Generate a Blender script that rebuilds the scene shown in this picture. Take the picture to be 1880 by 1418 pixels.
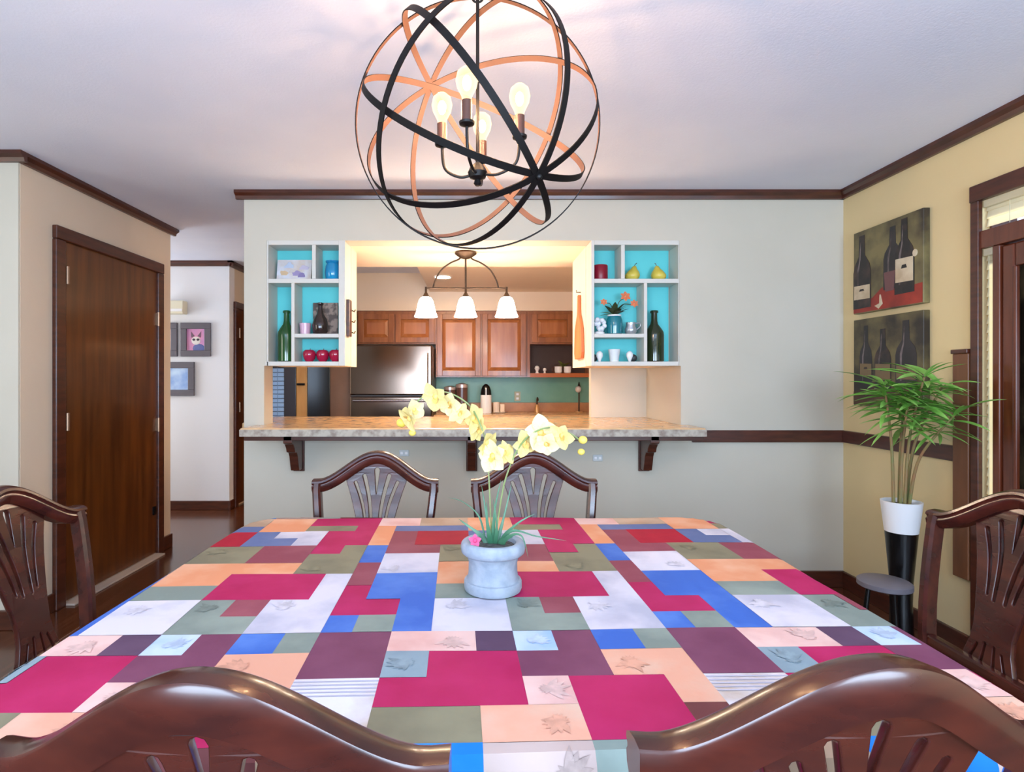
import bpy, bmesh, math, random
from mathutils import Vector, Matrix
random.seed(7)
PI = math.pi
for o in list(bpy.data.objects): bpy.data.objects.remove(o)
S = bpy.context.scene
COL = S.collection

# ---------------------------------------------------------------- camera
EYE, CEIL, FPX = 1.28, 2.44, 1040.0
cd = bpy.data.cameras.new('camera'); cam = bpy.data.objects.new('camera', cd); COL.objects.link(cam)
cam.location = (0, 0, EYE); cam.rotation_euler = (PI/2, 0, 0)
cd.sensor_width = 36; cd.lens = FPX/1880*36; cd.shift_x = 70/1880; cd.shift_y = -12/1880; cd.clip_start = .02
S.camera = cam
# ---------------------------------------------------------------- world, daylight, exposure
W = bpy.data.worlds.new('world'); S.world = W; W.use_nodes = True
W.node_tree.nodes['Background'].inputs[0].default_value = (.62, .76, 1, 1)
W.node_tree.nodes['Background'].inputs[1].default_value = 1.2
def area(name, loc, rot, sx, sy, power, col):
    l = bpy.data.lights.new(name, 'AREA'); l.shape = 'RECTANGLE'; l.size = sx; l.size_y = sy; l.energy = power; l.color = col
    o = bpy.data.objects.new(name, l); COL.objects.link(o); o.location = loc; o.rotation_euler = rot
    return o
DAY = (.60, .77, 1)
area('daylight_rear_window_a', (-.85, -1.48, 1.4), (PI/2+.75, 0, 0), 1.5, 1.4, 92, DAY)
area('daylight_rear_window_b', (1.25, -1.48, 1.4), (PI/2+.75, 0, 0), 1.5, 1.4, 92, DAY)
area('hall_fill', (-4.42, 4.95, 1.4), (0, -PI/2, 0), 1.2, .9, 26, (.86, .92, 1))  # unseen fill added to brighten the hall; end wall has no window
area('left_side_area', (-3.52, .9, 1.45), (0, -PI/2, 0), 1.4, 1.5, 16, (1, .93, .82))  # unseen warm area lamp before the solid left wall
sl = bpy.data.lights.new('sun', 'SUN'); sl.energy = 5; sl.color = (1, .98, .93); sl.angle = .01
so = bpy.data.objects.new('sun', sl); COL.objects.link(so); so.rotation_euler = (0, math.radians(55), math.radians(4))
S.view_settings.view_transform = 'Standard'; S.view_settings.look = 'None'
S.view_settings.gamma = 1; S.view_settings.use_curve_mapping = False
S.view_settings.exposure = 0.66

# ---------------------------------------------------------------- helpers
def lin(c):
    return tuple(((v/255)/12.92 if v/255 <= .04045 else ((v/255+.055)/1.055)**2.4) for v in c)
MATS = {}
def mat(name, c, rough=.5, metal=0, c2=None, scale=6, stretch=(1, 1, 1), bump=0, bscale=None, coat=0, trans=0, detail=4, contrast=(.35, .65), spec=.5):
    """principled material; c2 = second tone mixed by noise"""
    if name in MATS: return MATS[name]
    m = bpy.data.materials.new(name); m.use_nodes = True; MATS[name] = m
    nt = m.node_tree; b = nt.nodes['Principled BSDF']; L = nt.links.new
    b.inputs['Base Color'].default_value = (*lin(c), 1); b.inputs['Roughness'].default_value = rough
    b.inputs['Metallic'].default_value = metal; b.inputs['Coat Weight'].default_value = coat; b.inputs['Coat Roughness'].default_value = .12
    b.inputs['Specular IOR Level'].default_value = spec
    if c2 or bump:
        tc = nt.nodes.new('ShaderNodeTexCoord'); mp = nt.nodes.new('ShaderNodeMapping'); mp.inputs['Scale'].default_value = stretch
        L(tc.outputs['Object'], mp.inputs['Vector'])
    if c2:
        n = nt.nodes.new('ShaderNodeTexNoise'); n.inputs['Scale'].default_value = scale; n.inputs['Detail'].default_value = detail
        L(mp.outputs[0], n.inputs['Vector'])
        r = nt.nodes.new('ShaderNodeValToRGB'); r.color_ramp.elements[0].position, r.color_ramp.elements[1].position = contrast
        r.color_ramp.elements[0].color = (*lin(c), 1); r.color_ramp.elements[1].color = (*lin(c2), 1)
        L(n.outputs['Fac'], r.inputs[0]); L(r.outputs[0], b.inputs['Base Color'])
    if bump:
        n2 = nt.nodes.new('ShaderNodeTexNoise'); n2.inputs['Scale'].default_value = bscale or scale*4; n2.inputs['Detail'].default_value = 5
        L(mp.outputs[0], n2.inputs['Vector'])
        bp = nt.nodes.new('ShaderNodeBump'); bp.inputs['Strength'].default_value = bump; bp.inputs['Distance'].default_value = .01
        L(n2.outputs['Fac'], bp.inputs['Height']); L(bp.outputs[0], b.inputs['Normal'])
    if trans:
        b.inputs['Transmission Weight'].default_value = trans
    return m
def emis(name, c, s):
    m = bpy.data.materials.new(name); m.use_nodes = True; b = m.node_tree.nodes['Principled BSDF']
    b.inputs['Base Color'].default_value = (*lin(c), 1); b.inputs['Emission Color'].default_value = (*lin(c), 1); b.inputs['Emission Strength'].default_value = s
    return m

class MB:
    """collects verts / faces for one mesh"""
    def __init__(s): s.v = []; s.f = []
    def add(s, v, f):
        k = len(s.v); s.v += [tuple(p) for p in v]; s.f += [tuple(i+k for i in q) for q in f]; return s
    def box(s, x0, x1, y0, y1, z0, z1):
        return s.add([(x0,y0,z0),(x1,y0,z0),(x1,y1,z0),(x0,y1,z0),(x0,y0,z1),(x1,y0,z1),(x1,y1,z1),(x0,y1,z1)],
                     [(3,2,1,0),(4,5,6,7),(0,1,5,4),(1,2,6,5),(2,3,7,6),(3,0,4,7)])
    def lathe(s, prof, n=24, c=(0, 0, 0)):
        v = []; f = []; m = len(prof)
        for r, z in prof:
            for i in range(n):
                a = 2*PI*i/n; v.append((c[0]+r*math.cos(a), c[1]+r*math.sin(a), c[2]+z))
        for j in range(m-1):
            for i in range(n):
                f.append((j*n+i, j*n+(i+1) % n, (j+1)*n+(i+1) % n, (j+1)*n+i))
        f.append(tuple(range(n-1, -1, -1))); f.append(tuple((m-1)*n+i for i in range(n)))
        return s.add(v, f)
    def tube(s, pts, rad, n=8, closed=False):
        pts = [Vector(p) for p in pts]; m = len(pts); v = []; f = []
        rr = rad if isinstance(rad, (list, tuple)) else [rad]*m
        up = None
        for i, p in enumerate(pts):
            t = (pts[min(i+1, m-1)]-pts[max(i-1, 0)])
            if closed: t = pts[(i+1) % m]-pts[i-1]
            t.normalize()
            if up is None: up = Vector((0, 0, 1)) if abs(t.z) < .9 else Vector((1, 0, 0))
            a = t.cross(up)
            if a.length < 1e-6: a = t.cross(Vector((.3, 1, .2)))
            a.normalize(); b = a.cross(t).normalized(); up = b
            for k in range(n):
                q = 2*PI*k/n; v.append(p+a*math.cos(q)*rr[i]+b*math.sin(q)*rr[i])
        for i in range(m if closed else m-1):
            j = (i+1) % m
            for k in range(n): f.append((i*n+k, i*n+(k+1) % n, j*n+(k+1) % n, j*n+k))
        if not closed: f.append(tuple(range(n-1, -1, -1))); f.append(tuple((m-1)*n+k for k in range(n)))
        return s.add(v, f)
    def prism(s, poly, lo, hi, axis='z'):
        """poly: list of 2d points, extruded along an axis: z:(x,y) y:(x,z) x:(y,z)"""
        n = len(poly)
        def P(p, h): return (p[0], p[1], h) if axis == 'z' else ((p[0], h, p[1]) if axis == 'y' else (h, p[0], p[1]))
        return s.add([P(p, lo) for p in poly]+[P(p, hi) for p in poly],
                     [tuple(range(n-1, -1, -1)), tuple(range(n, 2*n))]+[(i, (i+1) % n, n+(i+1) % n, n+i) for i in range(n)])
    def sphere(s, c, r, n=16, m=10, sc=(1, 1, 1)):
        v = [(c[0], c[1], c[2]-r*sc[2])]; f = []
        for j in range(1, m):
            t = -PI/2+PI*j/m
            for i in range(n):
                a = 2*PI*i/n; v.append((c[0]+r*sc[0]*math.cos(t)*math.cos(a), c[1]+r*sc[1]*math.cos(t)*math.sin(a), c[2]+r*sc[2]*math.sin(t)))
        v.append((c[0], c[1], c[2]+r*sc[2])); e = len(v)-1
        for i in range(n):
            f.append((0, 1+(i+1) % n, 1+i)); f.append((e, e-n+i, e-n+(i+1) % n))
            for j in range(m-2): f.append((1+j*n+i, 1+j*n+(i+1) % n, 1+(j+1)*n+(i+1) % n, 1+(j+1)*n+i))
        return s.add(v, f)
    def mesh(s, name, fix=True):
        me = bpy.data.meshes.new(name); me.from_pydata(s.v, [], s.f)
        if fix:
            bm = bmesh.new(); bm.from_mesh(me); bmesh.ops.recalc_face_normals(bm, faces=bm.faces); bm.to_mesh(me); bm.free()
        return me

def link(name, me, m, parent=None, smooth=False, bevel=0, loc=(0, 0, 0)):
    o = bpy.data.objects.new(name, me); COL.objects.link(o); o.location = loc
    if m and not me.materials: me.materials.append(m)
    if parent: o.parent = parent
    if smooth:
        for p in me.polygons: p.use_smooth = True
        me.set_sharp_from_angle(angle=math.radians(40))
    if bevel:
        b = o.modifiers.new('bevel', 'BEVEL'); b.width = bevel; b.segments = 2; b.limit_method = 'ANGLE'
    return o
def obj(name, mb, m, parent=None, smooth=False, bevel=0, loc=(0, 0, 0), world=False):
    """mesh object; world=True: coordinates are world ones and get shifted into the parent's frame"""
    if world and parent is not None:
        off = Vector(parent.location)
        if parent.parent: off = off+Vector(parent.parent.location)
        mb.v = [tuple(Vector(p)-off) for p in mb.v]
    return link(name, mb.mesh(name), m, parent, smooth, bevel, loc)
def tag(o, label, cat, group=None):
    o['label'] = label; o['category'] = cat
    if group: o['group'] = group
    return o
def struct(o, label=None):
    o['kind'] = 'structure'
    if label: o['label'] = label
    return o
def empty(name, loc=(0, 0, 0), rz=0):
    o = bpy.data.objects.new(name, None); COL.objects.link(o); o.location = loc; o.rotation_euler = (0, 0, rz); o.empty_display_size = .05
    return o
def copy_tree(o, parent=None):
    c = o.copy(); COL.objects.link(c); c.parent = parent
    for ch in list(o.children): copy_tree(ch, c)
    return c
def smooth_path(pts, n=8):
    pts = [Vector(p) for p in pts]; out = []
    for i in range(len(pts)-1):
        p0 = pts[max(i-1, 0)]; p1 = pts[i]; p2 = pts[i+1]; p3 = pts[min(i+2, len(pts)-1)]
        for k in range(n):
            t = k/n
            out.append(.5*((2*p1)+(p2-p0)*t+(2*p0-5*p1+4*p2-p3)*t*t+(3*p1-p0-3*p2+p3)*t**3))
    out.append(pts[-1]); return out
# a point at image position (px, py) standing at depth d
def wx(px, d): return (px-870)/FPX*d
def wz(py, d): return EYE+(697-py)/FPX*d

# ---------------------------------------------------------------- materials
WALL = mat('wall_paint', (196, 189, 172), .75, c2=(202, 195, 179), scale=1.5, bump=.03, bscale=120)
WALLT = mat('wall_paint_warmlit_right', (218, 196, 146), .7, c2=(222, 201, 152), scale=1.5, bump=.03, bscale=120)  # same wall paint, with strong warm lamp light put into the colour
WALLP = mat('wall_paint_warmlit_left', (214, 196, 172), .7, c2=(218, 201, 178), scale=1.5, bump=.03, bscale=120)  # same wall paint again, milder warm light mixed into its tone
CREAM = mat('kitchen_cream_paint', (238, 218, 194), .7, c2=(242, 223, 200), scale=1.2)
CEILM = mat('ceiling_paint', (230, 233, 244), .85, c2=(220, 224, 238), scale=1.3, bump=.10, bscale=110)
HALLW = mat('hall_paint', (224, 224, 226), .75)
FLOORM = mat('floor_wood', (70, 36, 20), .22, c2=(98, 54, 32), scale=5, stretch=(8, .6, 1), coat=.3)
TRIM = mat('dark_trim_wood', (62, 28, 16), .35, c2=(84, 40, 24), scale=7, stretch=(1, 1, 6), coat=.2)
DOORM = mat('door_veneer', (76, 38, 12), .3, c2=(104, 56, 18), scale=3, stretch=(1, 6, .5), coat=.25, detail=6)
REDW = mat('glazed_door_wood', (84, 36, 18), .25, c2=(104, 48, 26), scale=5, stretch=(4, 4, .5), coat=.5)
CHAIRM = mat('mahogany', (52, 22, 19), .27, c2=(80, 34, 25), scale=6, stretch=(1, 5, 3.5), coat=.3, detail=6)
SHELFW = mat('white_shelf_paint', (208, 205, 196), .5)
TEAL = mat('teal_paint', (96, 208, 210), .6, c2=(88, 196, 200), scale=3)
IRON = mat('black_iron', (14, 12, 12), .45, metal=.3)
BRONZE = mat('bronzed_metal', (70, 52, 38), .4, metal=.6)
STEEL = mat('stainless', (120, 102, 90), .16, metal=1)
BLACK = mat('black_plastic', (10, 10, 11), .25)
WHITE = mat('white_ceramic', (238, 238, 238), .3)

# ---------------------------------------------------------------- room shell
XR, XL, YB = 2.283, -2.33, 3.5            # right wall, closet wall, back wall
f = struct(obj('floor', MB().box(-4.6, 2.45, -1.65, 6.7, -.1, 0), FLOORM), 'dark reddish-brown polished wood floor')
c = struct(obj('ceiling', MB().box(-4.6, 2.45, -1.65, 6.7, CEIL, CEIL+.1), CEILM), 'white lightly textured ceiling')
OX0, OX1, NX0, NX1, CT, NB, OT = -.795, .724, -1.296, 1.279, 1.0, 1.364, 2.139
wb = MB()
wb.box(-1.42, XR, YB, YB+.15, 0, CT-.05)
wb.box(-1.42, XR, YB, YB+.15, OT, CEIL)
wb.box(-1.42, NX0, YB, YB+.15, CT-.05, OT)
wb.box(NX1, XR, YB, YB+.15, CT-.05, OT)
wb.box(NX0, -1.2805, YB, YB+.15, NB, OT).box(1.2695, NX1, YB, YB+.15, NB, OT)
struct(obj('wall_back', wb, WALL), 'pale grey wall with the pass-through to the kitchen')
# right recess: deep reveal and rear panel under the right niche
struct(obj('wall_recess', MB().box(NX1, NX1+.1, YB+.15, 4.33, 0, OT).box(.87, NX1, 4.2, 4.28, CT, NB), WALL), 'grey recess panel under the right niche')
# soffit of the pass-through and the mass of the niche boxes
struct(obj('trim_1', MB().box(-1.42, 1.45, YB+.15, 4.32, OT, CEIL), CREAM), 'cream soffit over the pass-through')
LBD, RBD = 3.84, 4.15                      # rear faces of the niche boxes
# right wall with door opening
DZ0, DZ1, DH = .55, 2.545, 2.10
wr = MB()
wr.box(XR, XR+.15, -1.6, DZ0, 0, CEIL).box(XR, XR+.15, DZ1, YB+.15, 0, CEIL).box(XR, XR+.15, DZ0, DZ1, DH, CEIL)
struct(obj('wall_right', wr, WALLT), 'right wall tinted tan for warm lamp light')
# closet block on the left
struct(obj('wall_left', MB().box(-3.7, XL, 2.91, 4.35, 0, CEIL), WALLP), 'wall carrying the closed brown door')
struct(obj('wall_left_front', MB().box(-3.7, XL-.002, 2.9, 2.91, 0, CEIL), WALL), 'pale wall facing the table at the left edge')
struct(obj('wall_side', MB().box(-3.72, -3.6, -1.6, 2.9, 0, CEIL), WALL))
struct(obj('wall_hall', MB().box(-4.6, -2.40, 5.56, 5.68, 0, CEIL), HALLW), 'white hallway wall with framed pictures')
struct(obj('wall_hall_end', MB().box(-4.6, -4.5, 2.9, 5.56, 0, CEIL), HALLW))
struct(obj('wall_hall_side', MB().box(-2.52, -2.40, 5.68, 6.65, 0, CEIL), WALLP), 'narrow hallway wall with a dark door')
struct(obj('wall_kitchen', MB().box(-2.40, 1.55, 6.53, 6.65, 0, CEIL), CREAM), 'cream kitchen wall')
struct(obj('wall_kitchen_right', MB().box(1.45, 1.55, YB+.15, 6.53, 0, CEIL), CREAM))
struct(obj('trim_2', MB().box(-.48, 1.45, 4.32, 6.53, 2.235, CEIL), CREAM), 'lowered kitchen ceiling')
struct(obj('trim_3', MB().box(-2.25, 1.45, 6.17, 6.53, 2.03, 2.235).box(-2.25, -.48, 6.17, 6.53, 2.235, CEIL), CREAM), 'cream soffit above the cabinets')
# rear wall behind the camera, two windows
rw = MB()
for x0, x1 in ((-3.7, -1.6), (-.1, .5), (2.0, XR+.15)): rw.box(x0, x1, -1.7, -1.6, 0, CEIL)
for x0, x1 in ((-1.6, -.1), (.5, 2.0)): rw.box(x0, x1, -1.7, -1.6, 0, .7); rw.box(x0, x1, -1.7, -1.6, 2.2, CEIL)
struct(obj('wall_rear', rw, WALL))
for i, (x0, x1) in enumerate(((-1.6, -.1), (.5, 2.0))):
    w = MB()
    w.box(x0, x1, -1.68, -1.62, .7, .76).box(x0, x1, -1.68, -1.62, 2.14, 2.2).box(x0, x0+.06, -1.68, -1.62, .76, 2.14).box(x1-.06, x1, -1.68, -1.62, .76, 2.14).box((x0+x1)/2-.03, (x0+x1)/2+.03, -1.68, -1.62, .76, 2.14)
    struct(obj('window_%d' % (i+1), w, TRIM))

# crown mouldings: dark wood with a stepped profile
def crown(name, a, b, nrm, h=.05, d=.045):
    a, b, nrm = Vector(a), Vector(b), Vector(nrm)
    prof = [(0, 0), (d, 0), (d, -.018), (d*.55, -h*.62), (d*.42, -h), (0, -h)]
    V = []; n = len(prof)
    for p in (a, b):
        for o_, z in prof: V.append((p.x+nrm.x*o_, p.y+nrm.y*o_, CEIL+z))
    F = [tuple(range(n-1, -1, -1)), tuple(range(n, 2*n))]+[(i, (i+1) % n, n+(i+1) % n, n+i) for i in range(n)]
    return struct(obj(name, MB().add(V, F), TRIM), 'dark wood crown moulding')
crown('trim_4', (-1.465, YB, 0), (XR, YB, 0), (0, -1, 0))
crown('trim_5', (XR, -1.6, 0), (XR, YB, 0), (-1, 0, 0))
crown('trim_6', (XL, 2.9, 0), (XL, 4.395, 0), (1, 0, 0))
crown('trim_7', (-3.6, 2.9, 0), (XL+.045, 2.9, 0), (0, -1, 0))
crown('trim_8', (-4.5, 5.56, 0), (-2.355, 5.56, 0), (0, -1, 0))
crown('trim_9', (-2.40, 5.515, 0), (-2.40, 6.53, 0), (1, 0, 0))
# baseboards and chair rails
def board(name, x0, x1, y0, y1, z0, z1, lab): return struct(obj(name, MB().box(x0, x1, y0, y1, z0, z1), TRIM, bevel=.004), lab)
BL = 'dark wood baseboard'
board('baseboard_back', -1.42, XR, YB-.018, YB, 0, .1, BL)
board('baseboard_right', XR-.018, XR, 2.6, YB-.018, 0, .1, BL)
board('baseboard_left', XL, XL+.018, 2.9, 3.127, 0, .1, BL)
board('baseboard_left_end', XL, XL+.018, 4.214, 4.35, 0, .1, BL)
board('baseboard_left_front', -3.6, XL+.018, 2.882, 2.9, 0, .1, BL)
board('baseboard_hall', -4.5, -2.40, 5.542, 5.56, 0, .09, BL)
board('baseboard_hall_side', -2.40, -2.382, 5.542, 5.64, 0, .09, BL)
board('trim_10', 1.345, XR, YB-.02, YB, wz(812, YB), wz(790, YB), 'dark wood chair rail on the grey wall')
board('trim_11', XR-.02, XR, 2.60, YB-.02, wz(812, YB), wz(790, YB), 'dark wood chair rail on the tan wall')

# ---------------------------------------------------------------- left brown door
def door_unit(name, x, y0, y1, top, cw, label, hinges, parts_side):
    d = empty(name, (x, (y0+y1)/2, 0)); struct(d, label)
    obj('door_slab', MB().box(x+.002, x+.010, y0+cw, y1-cw, .02, top-cw), DOORM, d, world=True)
    for a, b in ((y0, y0+cw), (y1-cw, y1)): obj('door_casing', MB().box(x, x+.028, a, b, 0, top-cw), TRIM, d, bevel=.006, world=True)
    obj('door_head_casing', MB().box(x, x+.03, y0, y1, top-cw, top), TRIM, d, bevel=.006, world=True)
    for y, z in hinges:
        obj('hinge', MB().tube([(x+.030, y, z-.05), (x+.030, y, z+.05)], .009).box(x+.010, x+.029, y-.004, y+.018, z-.045, z+.045), mat('hinge_metal', (150, 120, 96), .35, .8), d, world=True)
    return d
d1 = door_unit('door_1', XL, 3.127, 4.214, 2.137, .075, 'flat dark brown wooden door in the left wall', [(3.127+.082, 1.87), (3.127+.082, 1.04), (4.214-.082, 1.72), (4.214-.082, .95)], 1)
obj('threshold', MB().box(XL+.002, XL+.075, 3.2, 4.14, 0, .012), mat('pale_threshold', (196, 178, 160), .4), d1, bevel=.003, world=True)
obj('door_latch', MB().box(XL+.010, XL+.022, 4.09, 4.115, .30, .36), BLACK, d1, world=True)
d2 = door_unit('door_2', -2.40, 5.65, 6.45, 2.06, .07, 'dark brown door at the end of the hallway', [(5.735, 1.75), (5.735, 1.0)], 1)

# ---------------------------------------------------------------- hallway wall things
def wall_picture(name, x0, x1, z0, z1, y, fm, label, fw=.06, dep=.025):
    t = empty(name, ((x0+x1)/2, y, z0)); tag(t, label, 'picture', 'framed pictures on the hallway wall')
    for a, b, p, q in ((x0, x1, z1-fw, z1), (x0, x1, z0, z0+fw), (x0, x0+fw, z0+fw, z1-fw), (x1-fw, x1, z0+fw, z1-fw)):
        obj('frame_bar', MB().box(a, b, y-dep, y, p, q), fm, t, bevel=.004, world=True)
    return t
FR = mat('grey_frame', (96, 92, 100), .4)
hy = 5.559
def hx(p): return wx(p, hy)
def hz(p): return wz(p, hy)
t = wall_picture('framed_picture', hx(333), hx(388), hz(655), hz(593), hy, FR, 'grey framed picture of an animal face on pink in the hallway')
obj('print', MB().box(hx(342), hx(379), hy-.012, hy-.002, hz(648), hz(600)), mat('pink_print', (222, 150, 178), .6, c2=(200, 140, 190), scale=8), t, world=True)
face = MB()
for dx, dz, r, m_ in ((0, -.01, .045, 0),): face.sphere((hx(361)+dx, hy-.013, hz(624)+dz), r, 12, 6, (1, .05, .9))
obj('painted_face', face, mat('print_white', (226, 220, 214), .6), t, True, world=True)
for sx in (-1, 1):
    obj('painted_ear', MB().prism([(hx(361)+sx*.045, hz(624)+.02), (hx(361)+sx*.015, hz(624)+.035), (hx(361)+sx*.05, hz(624)+.08)], hy-.015, hy-.012, 'y'), mat('print_grey', (110, 84, 100), .6), t, world=True)
    obj('painted_eye', MB().sphere((hx(361)+sx*.02, hy-.0155, hz(624)), .015, 10, 6, (1, .05, .8)), mat('print_dark', (60, 50, 66), .6), t, True, world=True)
obj('painted_body', MB().sphere((hx(366), hy-.012, hz(640)), .06, 12, 6, (1, .04, .75)), mat('print_blue', (96, 104, 160), .6), t, True, world=True)
t = wall_picture('framed_picture', hx(285), hx(327), hz(655), hz(593), hy, FR, 'grey framed picture cut off by the door wall, top left of the hallway group')
obj('print', MB().box(hx(292), hx(320), hy-.012, hy-.002, hz(648), hz(600)), mat('rose_print', (200, 160, 160), .6, c2=(120, 90, 90), scale=9), t, world=True)
t = wall_picture('framed_picture', hx(296), hx(358), hz(727), hz(665), hy, FR, 'lowest grey framed picture with a pale blue print in the hallway')
obj('print', MB().box(hx(304), hx(349), hy-.012, hy-.002, hz(719), hz(673)), mat('blue_print', (196, 220, 244), .4, c2=(110, 150, 216), scale=6), t, world=True)
t = empty('chime_box', (hx(322), hy, hz(578))); tag(t, 'cream wall box above the hallway pictures', 'wall box')
obj('box_cover', MB().box(hx(300), hx(345), hy-.09, hy, hz(578), hz(554)), mat('cream_plastic', (226, 220, 194), .5), t, bevel=.01, world=True)
obj('box_grille', MB().box(hx(302), hx(343), hy-.094, hy-.086, hz(574), hz(569)), WHITE, t, world=True)

# ---------------------------------------------------------------- niche shelf units in the wall
def px_x(p): return wx(p, YB)
def px_z(p): return wz(p, YB)
NBK = YB+.16
def niche(name, x0, x1, ydeep, label, boards):
    t = empty(name, ((x0+x1)/2, YB, NB)); tag(t, label, 'shelf unit', 'wall niches beside the pass-through')
    obj('back_panel', MB().box(x0+.01, x1-.01, NBK, NBK+.01, NB+.01, OT-.005), TEAL, t, world=True)
    obj('carcass', MB().box(x0, x1, NBK+.01, ydeep, NB, OT), CREAM, t, world=True)
    for n, a, b, p, q in boards:
        obj(n, MB().box(a, b, YB-.004, NBK, p, q), SHELFW, t, bevel=.002, world=True)
    return t
zs, zt = px_z(520), px_z(512); zb0, zb1 = NB, px_z(664); zm0, zm1 = px_z(620), px_z(613)
xl0, xl1 = -1.279, OX0
niche('niche_shelf', xl0, xl1, LBD, 'white shelf niche with teal back left of the pass-through', [
    ('side_board', xl0, px_x(493), NB, OT), ('side_board', px_x(622), xl1, NB, OT), ('top_board', px_x(493), px_x(622), px_z(450), OT),
    ('bottom_board', px_x(487), px_x(622), zb0, zb1), ('shelf_board', px_x(493), px_x(622), zs, zt),
    ('divider_board', px_x(573), px_x(580), zt, px_z(450)), ('divider_board', px_x(535), px_x(541), zb1, zs), ('shelf_board', px_x(541), px_x(622), zm0, zm1)])
xr0, xr1 = OX1, 1.268
niche('niche_shelf', xr0, xr1, RBD, 'white shelf niche with teal back right of the pass-through', [
    ('side_board', xr0, px_x(1091), NB, OT), ('side_board', px_x(1245), xr1, NB, OT), ('top_board', px_x(1091), px_x(1245), px_z(450), OT),
    ('bottom_board', px_x(1091), px_x(1247), zb0, zb1), ('shelf_board', px_x(1091), px_x(1245), zs, zt),
    ('divider_board', px_x(1140), px_x(1147), zt, px_z(450)), ('divider_board', px_x(1182), px_x(1188), zb1, zs), ('shelf_board', px_x(1091), px_x(1182), zm0, zm1)])

# things in the niches
GREEN = mat('green_glass', (16, 62, 22), .06, coat=.6, c2=(24, 84, 30), scale=3)
OLIVEG = mat('olive_glass', (30, 44, 20), .06, coat=.6)
def bottle(px, m, label, h, r, y=YB+.085, z0=zb1, neck=.35):
    t = empty('wine_bottle', (px_x(px), y, z0)); tag(t, label, 'bottle')
    obj('bottle_body', MB().lathe([(r*.8, 0), (r, .006), (r, h*.52), (r*.96, h*.58), (r*.7, h*.66), (r*.42, h*.73), (r*.33, h*.8), (r*.31, h*.95)], 24), m, t, True)
    obj('bottle_lip', MB().lathe([(r*.34, h*.945), (r*.42, h*.95), (r*.42, h*.985), (r*.36, h)], 20), m, t, True)
bottle(518, GREEN, 'dark green glass bottle in the left niche', .325, .055)
bottle(1209, OLIVEG, 'blackish green glass bottle in the right niche', .325, .06)
# left: watercolour
y0 = YB+.09
t = empty('watercolour_canvas', (px_x(530), y0, zt)); tag(t, 'small pale watercolour canvas leaning in the top left niche', 'picture')
obj('canvas', MB().prism([(y0, zt+.001), (y0+.02, zt+.001), (y0+.045, px_z(470)), (y0+.025, px_z(470))], px_x(498), px_x(563), 'x'), mat('watercolour', (214, 220, 232), .6, c2=(196, 170, 140), scale=9, contrast=(.3, .7)), t, world=True)
for (a, b, r, cc) in ((536, 500, .04, (150, 136, 176)), (550, 488, .035, (186, 178, 198)), (512, 499, .032, (208, 178, 140)), (522, 485, .036, (180, 192, 212)), (544, 503, .03, (128, 116, 160)), (528, 494, .028, (196, 186, 180))):
    zc = px_z(b); k = (zc-zt)/(px_z(470)-zt)
    obj('paint_blot', MB().prism([(r*random.uniform(.55, 1.15)*math.cos(q*PI/7), r*random.uniform(.5, 1.0)*math.sin(q*PI/7)) for q in range(14)], -.0006, .0006), mat('blot_%d' % a, cc, .7), t).matrix_local = Matrix.Translation((px_x(a)-t.location.x, y0+.025*k-t.location.y-.001, zc-zt)) @ Matrix.Rotation(PI/2+.17, 4, 'X')
# blue jar
t = empty('blue_jar', (px_x(606), YB+.07, zt)); tag(t, 'bright blue ceramic jar in the left niche', 'jar')
BLUEJ = mat('blue_glaze', (12, 120, 170), .15, c2=(20, 146, 196), scale=5, coat=.5)
obj('jar_body', MB().lathe([(.036, 0), (.045, .01), (.049, .05), (.045, .09), (.036, .108)], 24), BLUEJ, t, True)
obj('jar_rim', MB().lathe([(.034, .104), (.043, .112), (.045, .122), (.038, .124), (.03, .112)], 24), BLUEJ, t, True)
# patterned tile + brown vase + pink candle glass
zz = zm1
t = empty('pattern_tile', (px_x(588), YB+.12, zz)); tag(t, 'square patterned stone tile leaning behind the brown vase', 'tile')
obj('tile_slab', MB().box(px_x(564), px_x(611), YB+.125, YB+.14, zz, px_z(551)), mat('pattern_stone', (150, 130, 116), .7, c2=(92, 78, 70), scale=22, contrast=(.45, .55)), t, bevel=.002, world=True)
obj('tile_easel', MB().box(px_x(575), px_x(600), YB+.118, YB+.150, zz, zz+.012), TRIM, t, world=True)
t = empty('brown_vase', (px_x(582), YB+.075, zz)); tag(t, 'dark brown bottle-shaped vase in the left niche', 'vase')
BRV = mat('brown_glaze', (44, 30, 26), .15, coat=.5)
obj('vase_body', MB().lathe([(.034, 0), (.047, .02), (.05, .06), (.042, .095), (.022, .13), (.015, .16), (.014, .185)], 24), BRV, t, True)
obj('vase_lip', MB().lathe([(.014, .182), (.02, .19), (.02, .2), (.014, .203)], 20), BRV, t, True)
t = empty('pink_candle_glass', (px_x(555), YB+.06, zz)); tag(t, 'small pale pink candle glass beside the brown vase', 'candle')
obj('glass', MB().lathe([(.03, 0), (.036, .07), (.033, .07), (.028, .01)], 20), mat('pink_glass', (206, 170, 190), .2), t, True)
obj('wax', MB().lathe([(.027, .011), (.031, .05)], 20), mat('pink_wax', (220, 186, 200), .6), t, True)
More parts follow.
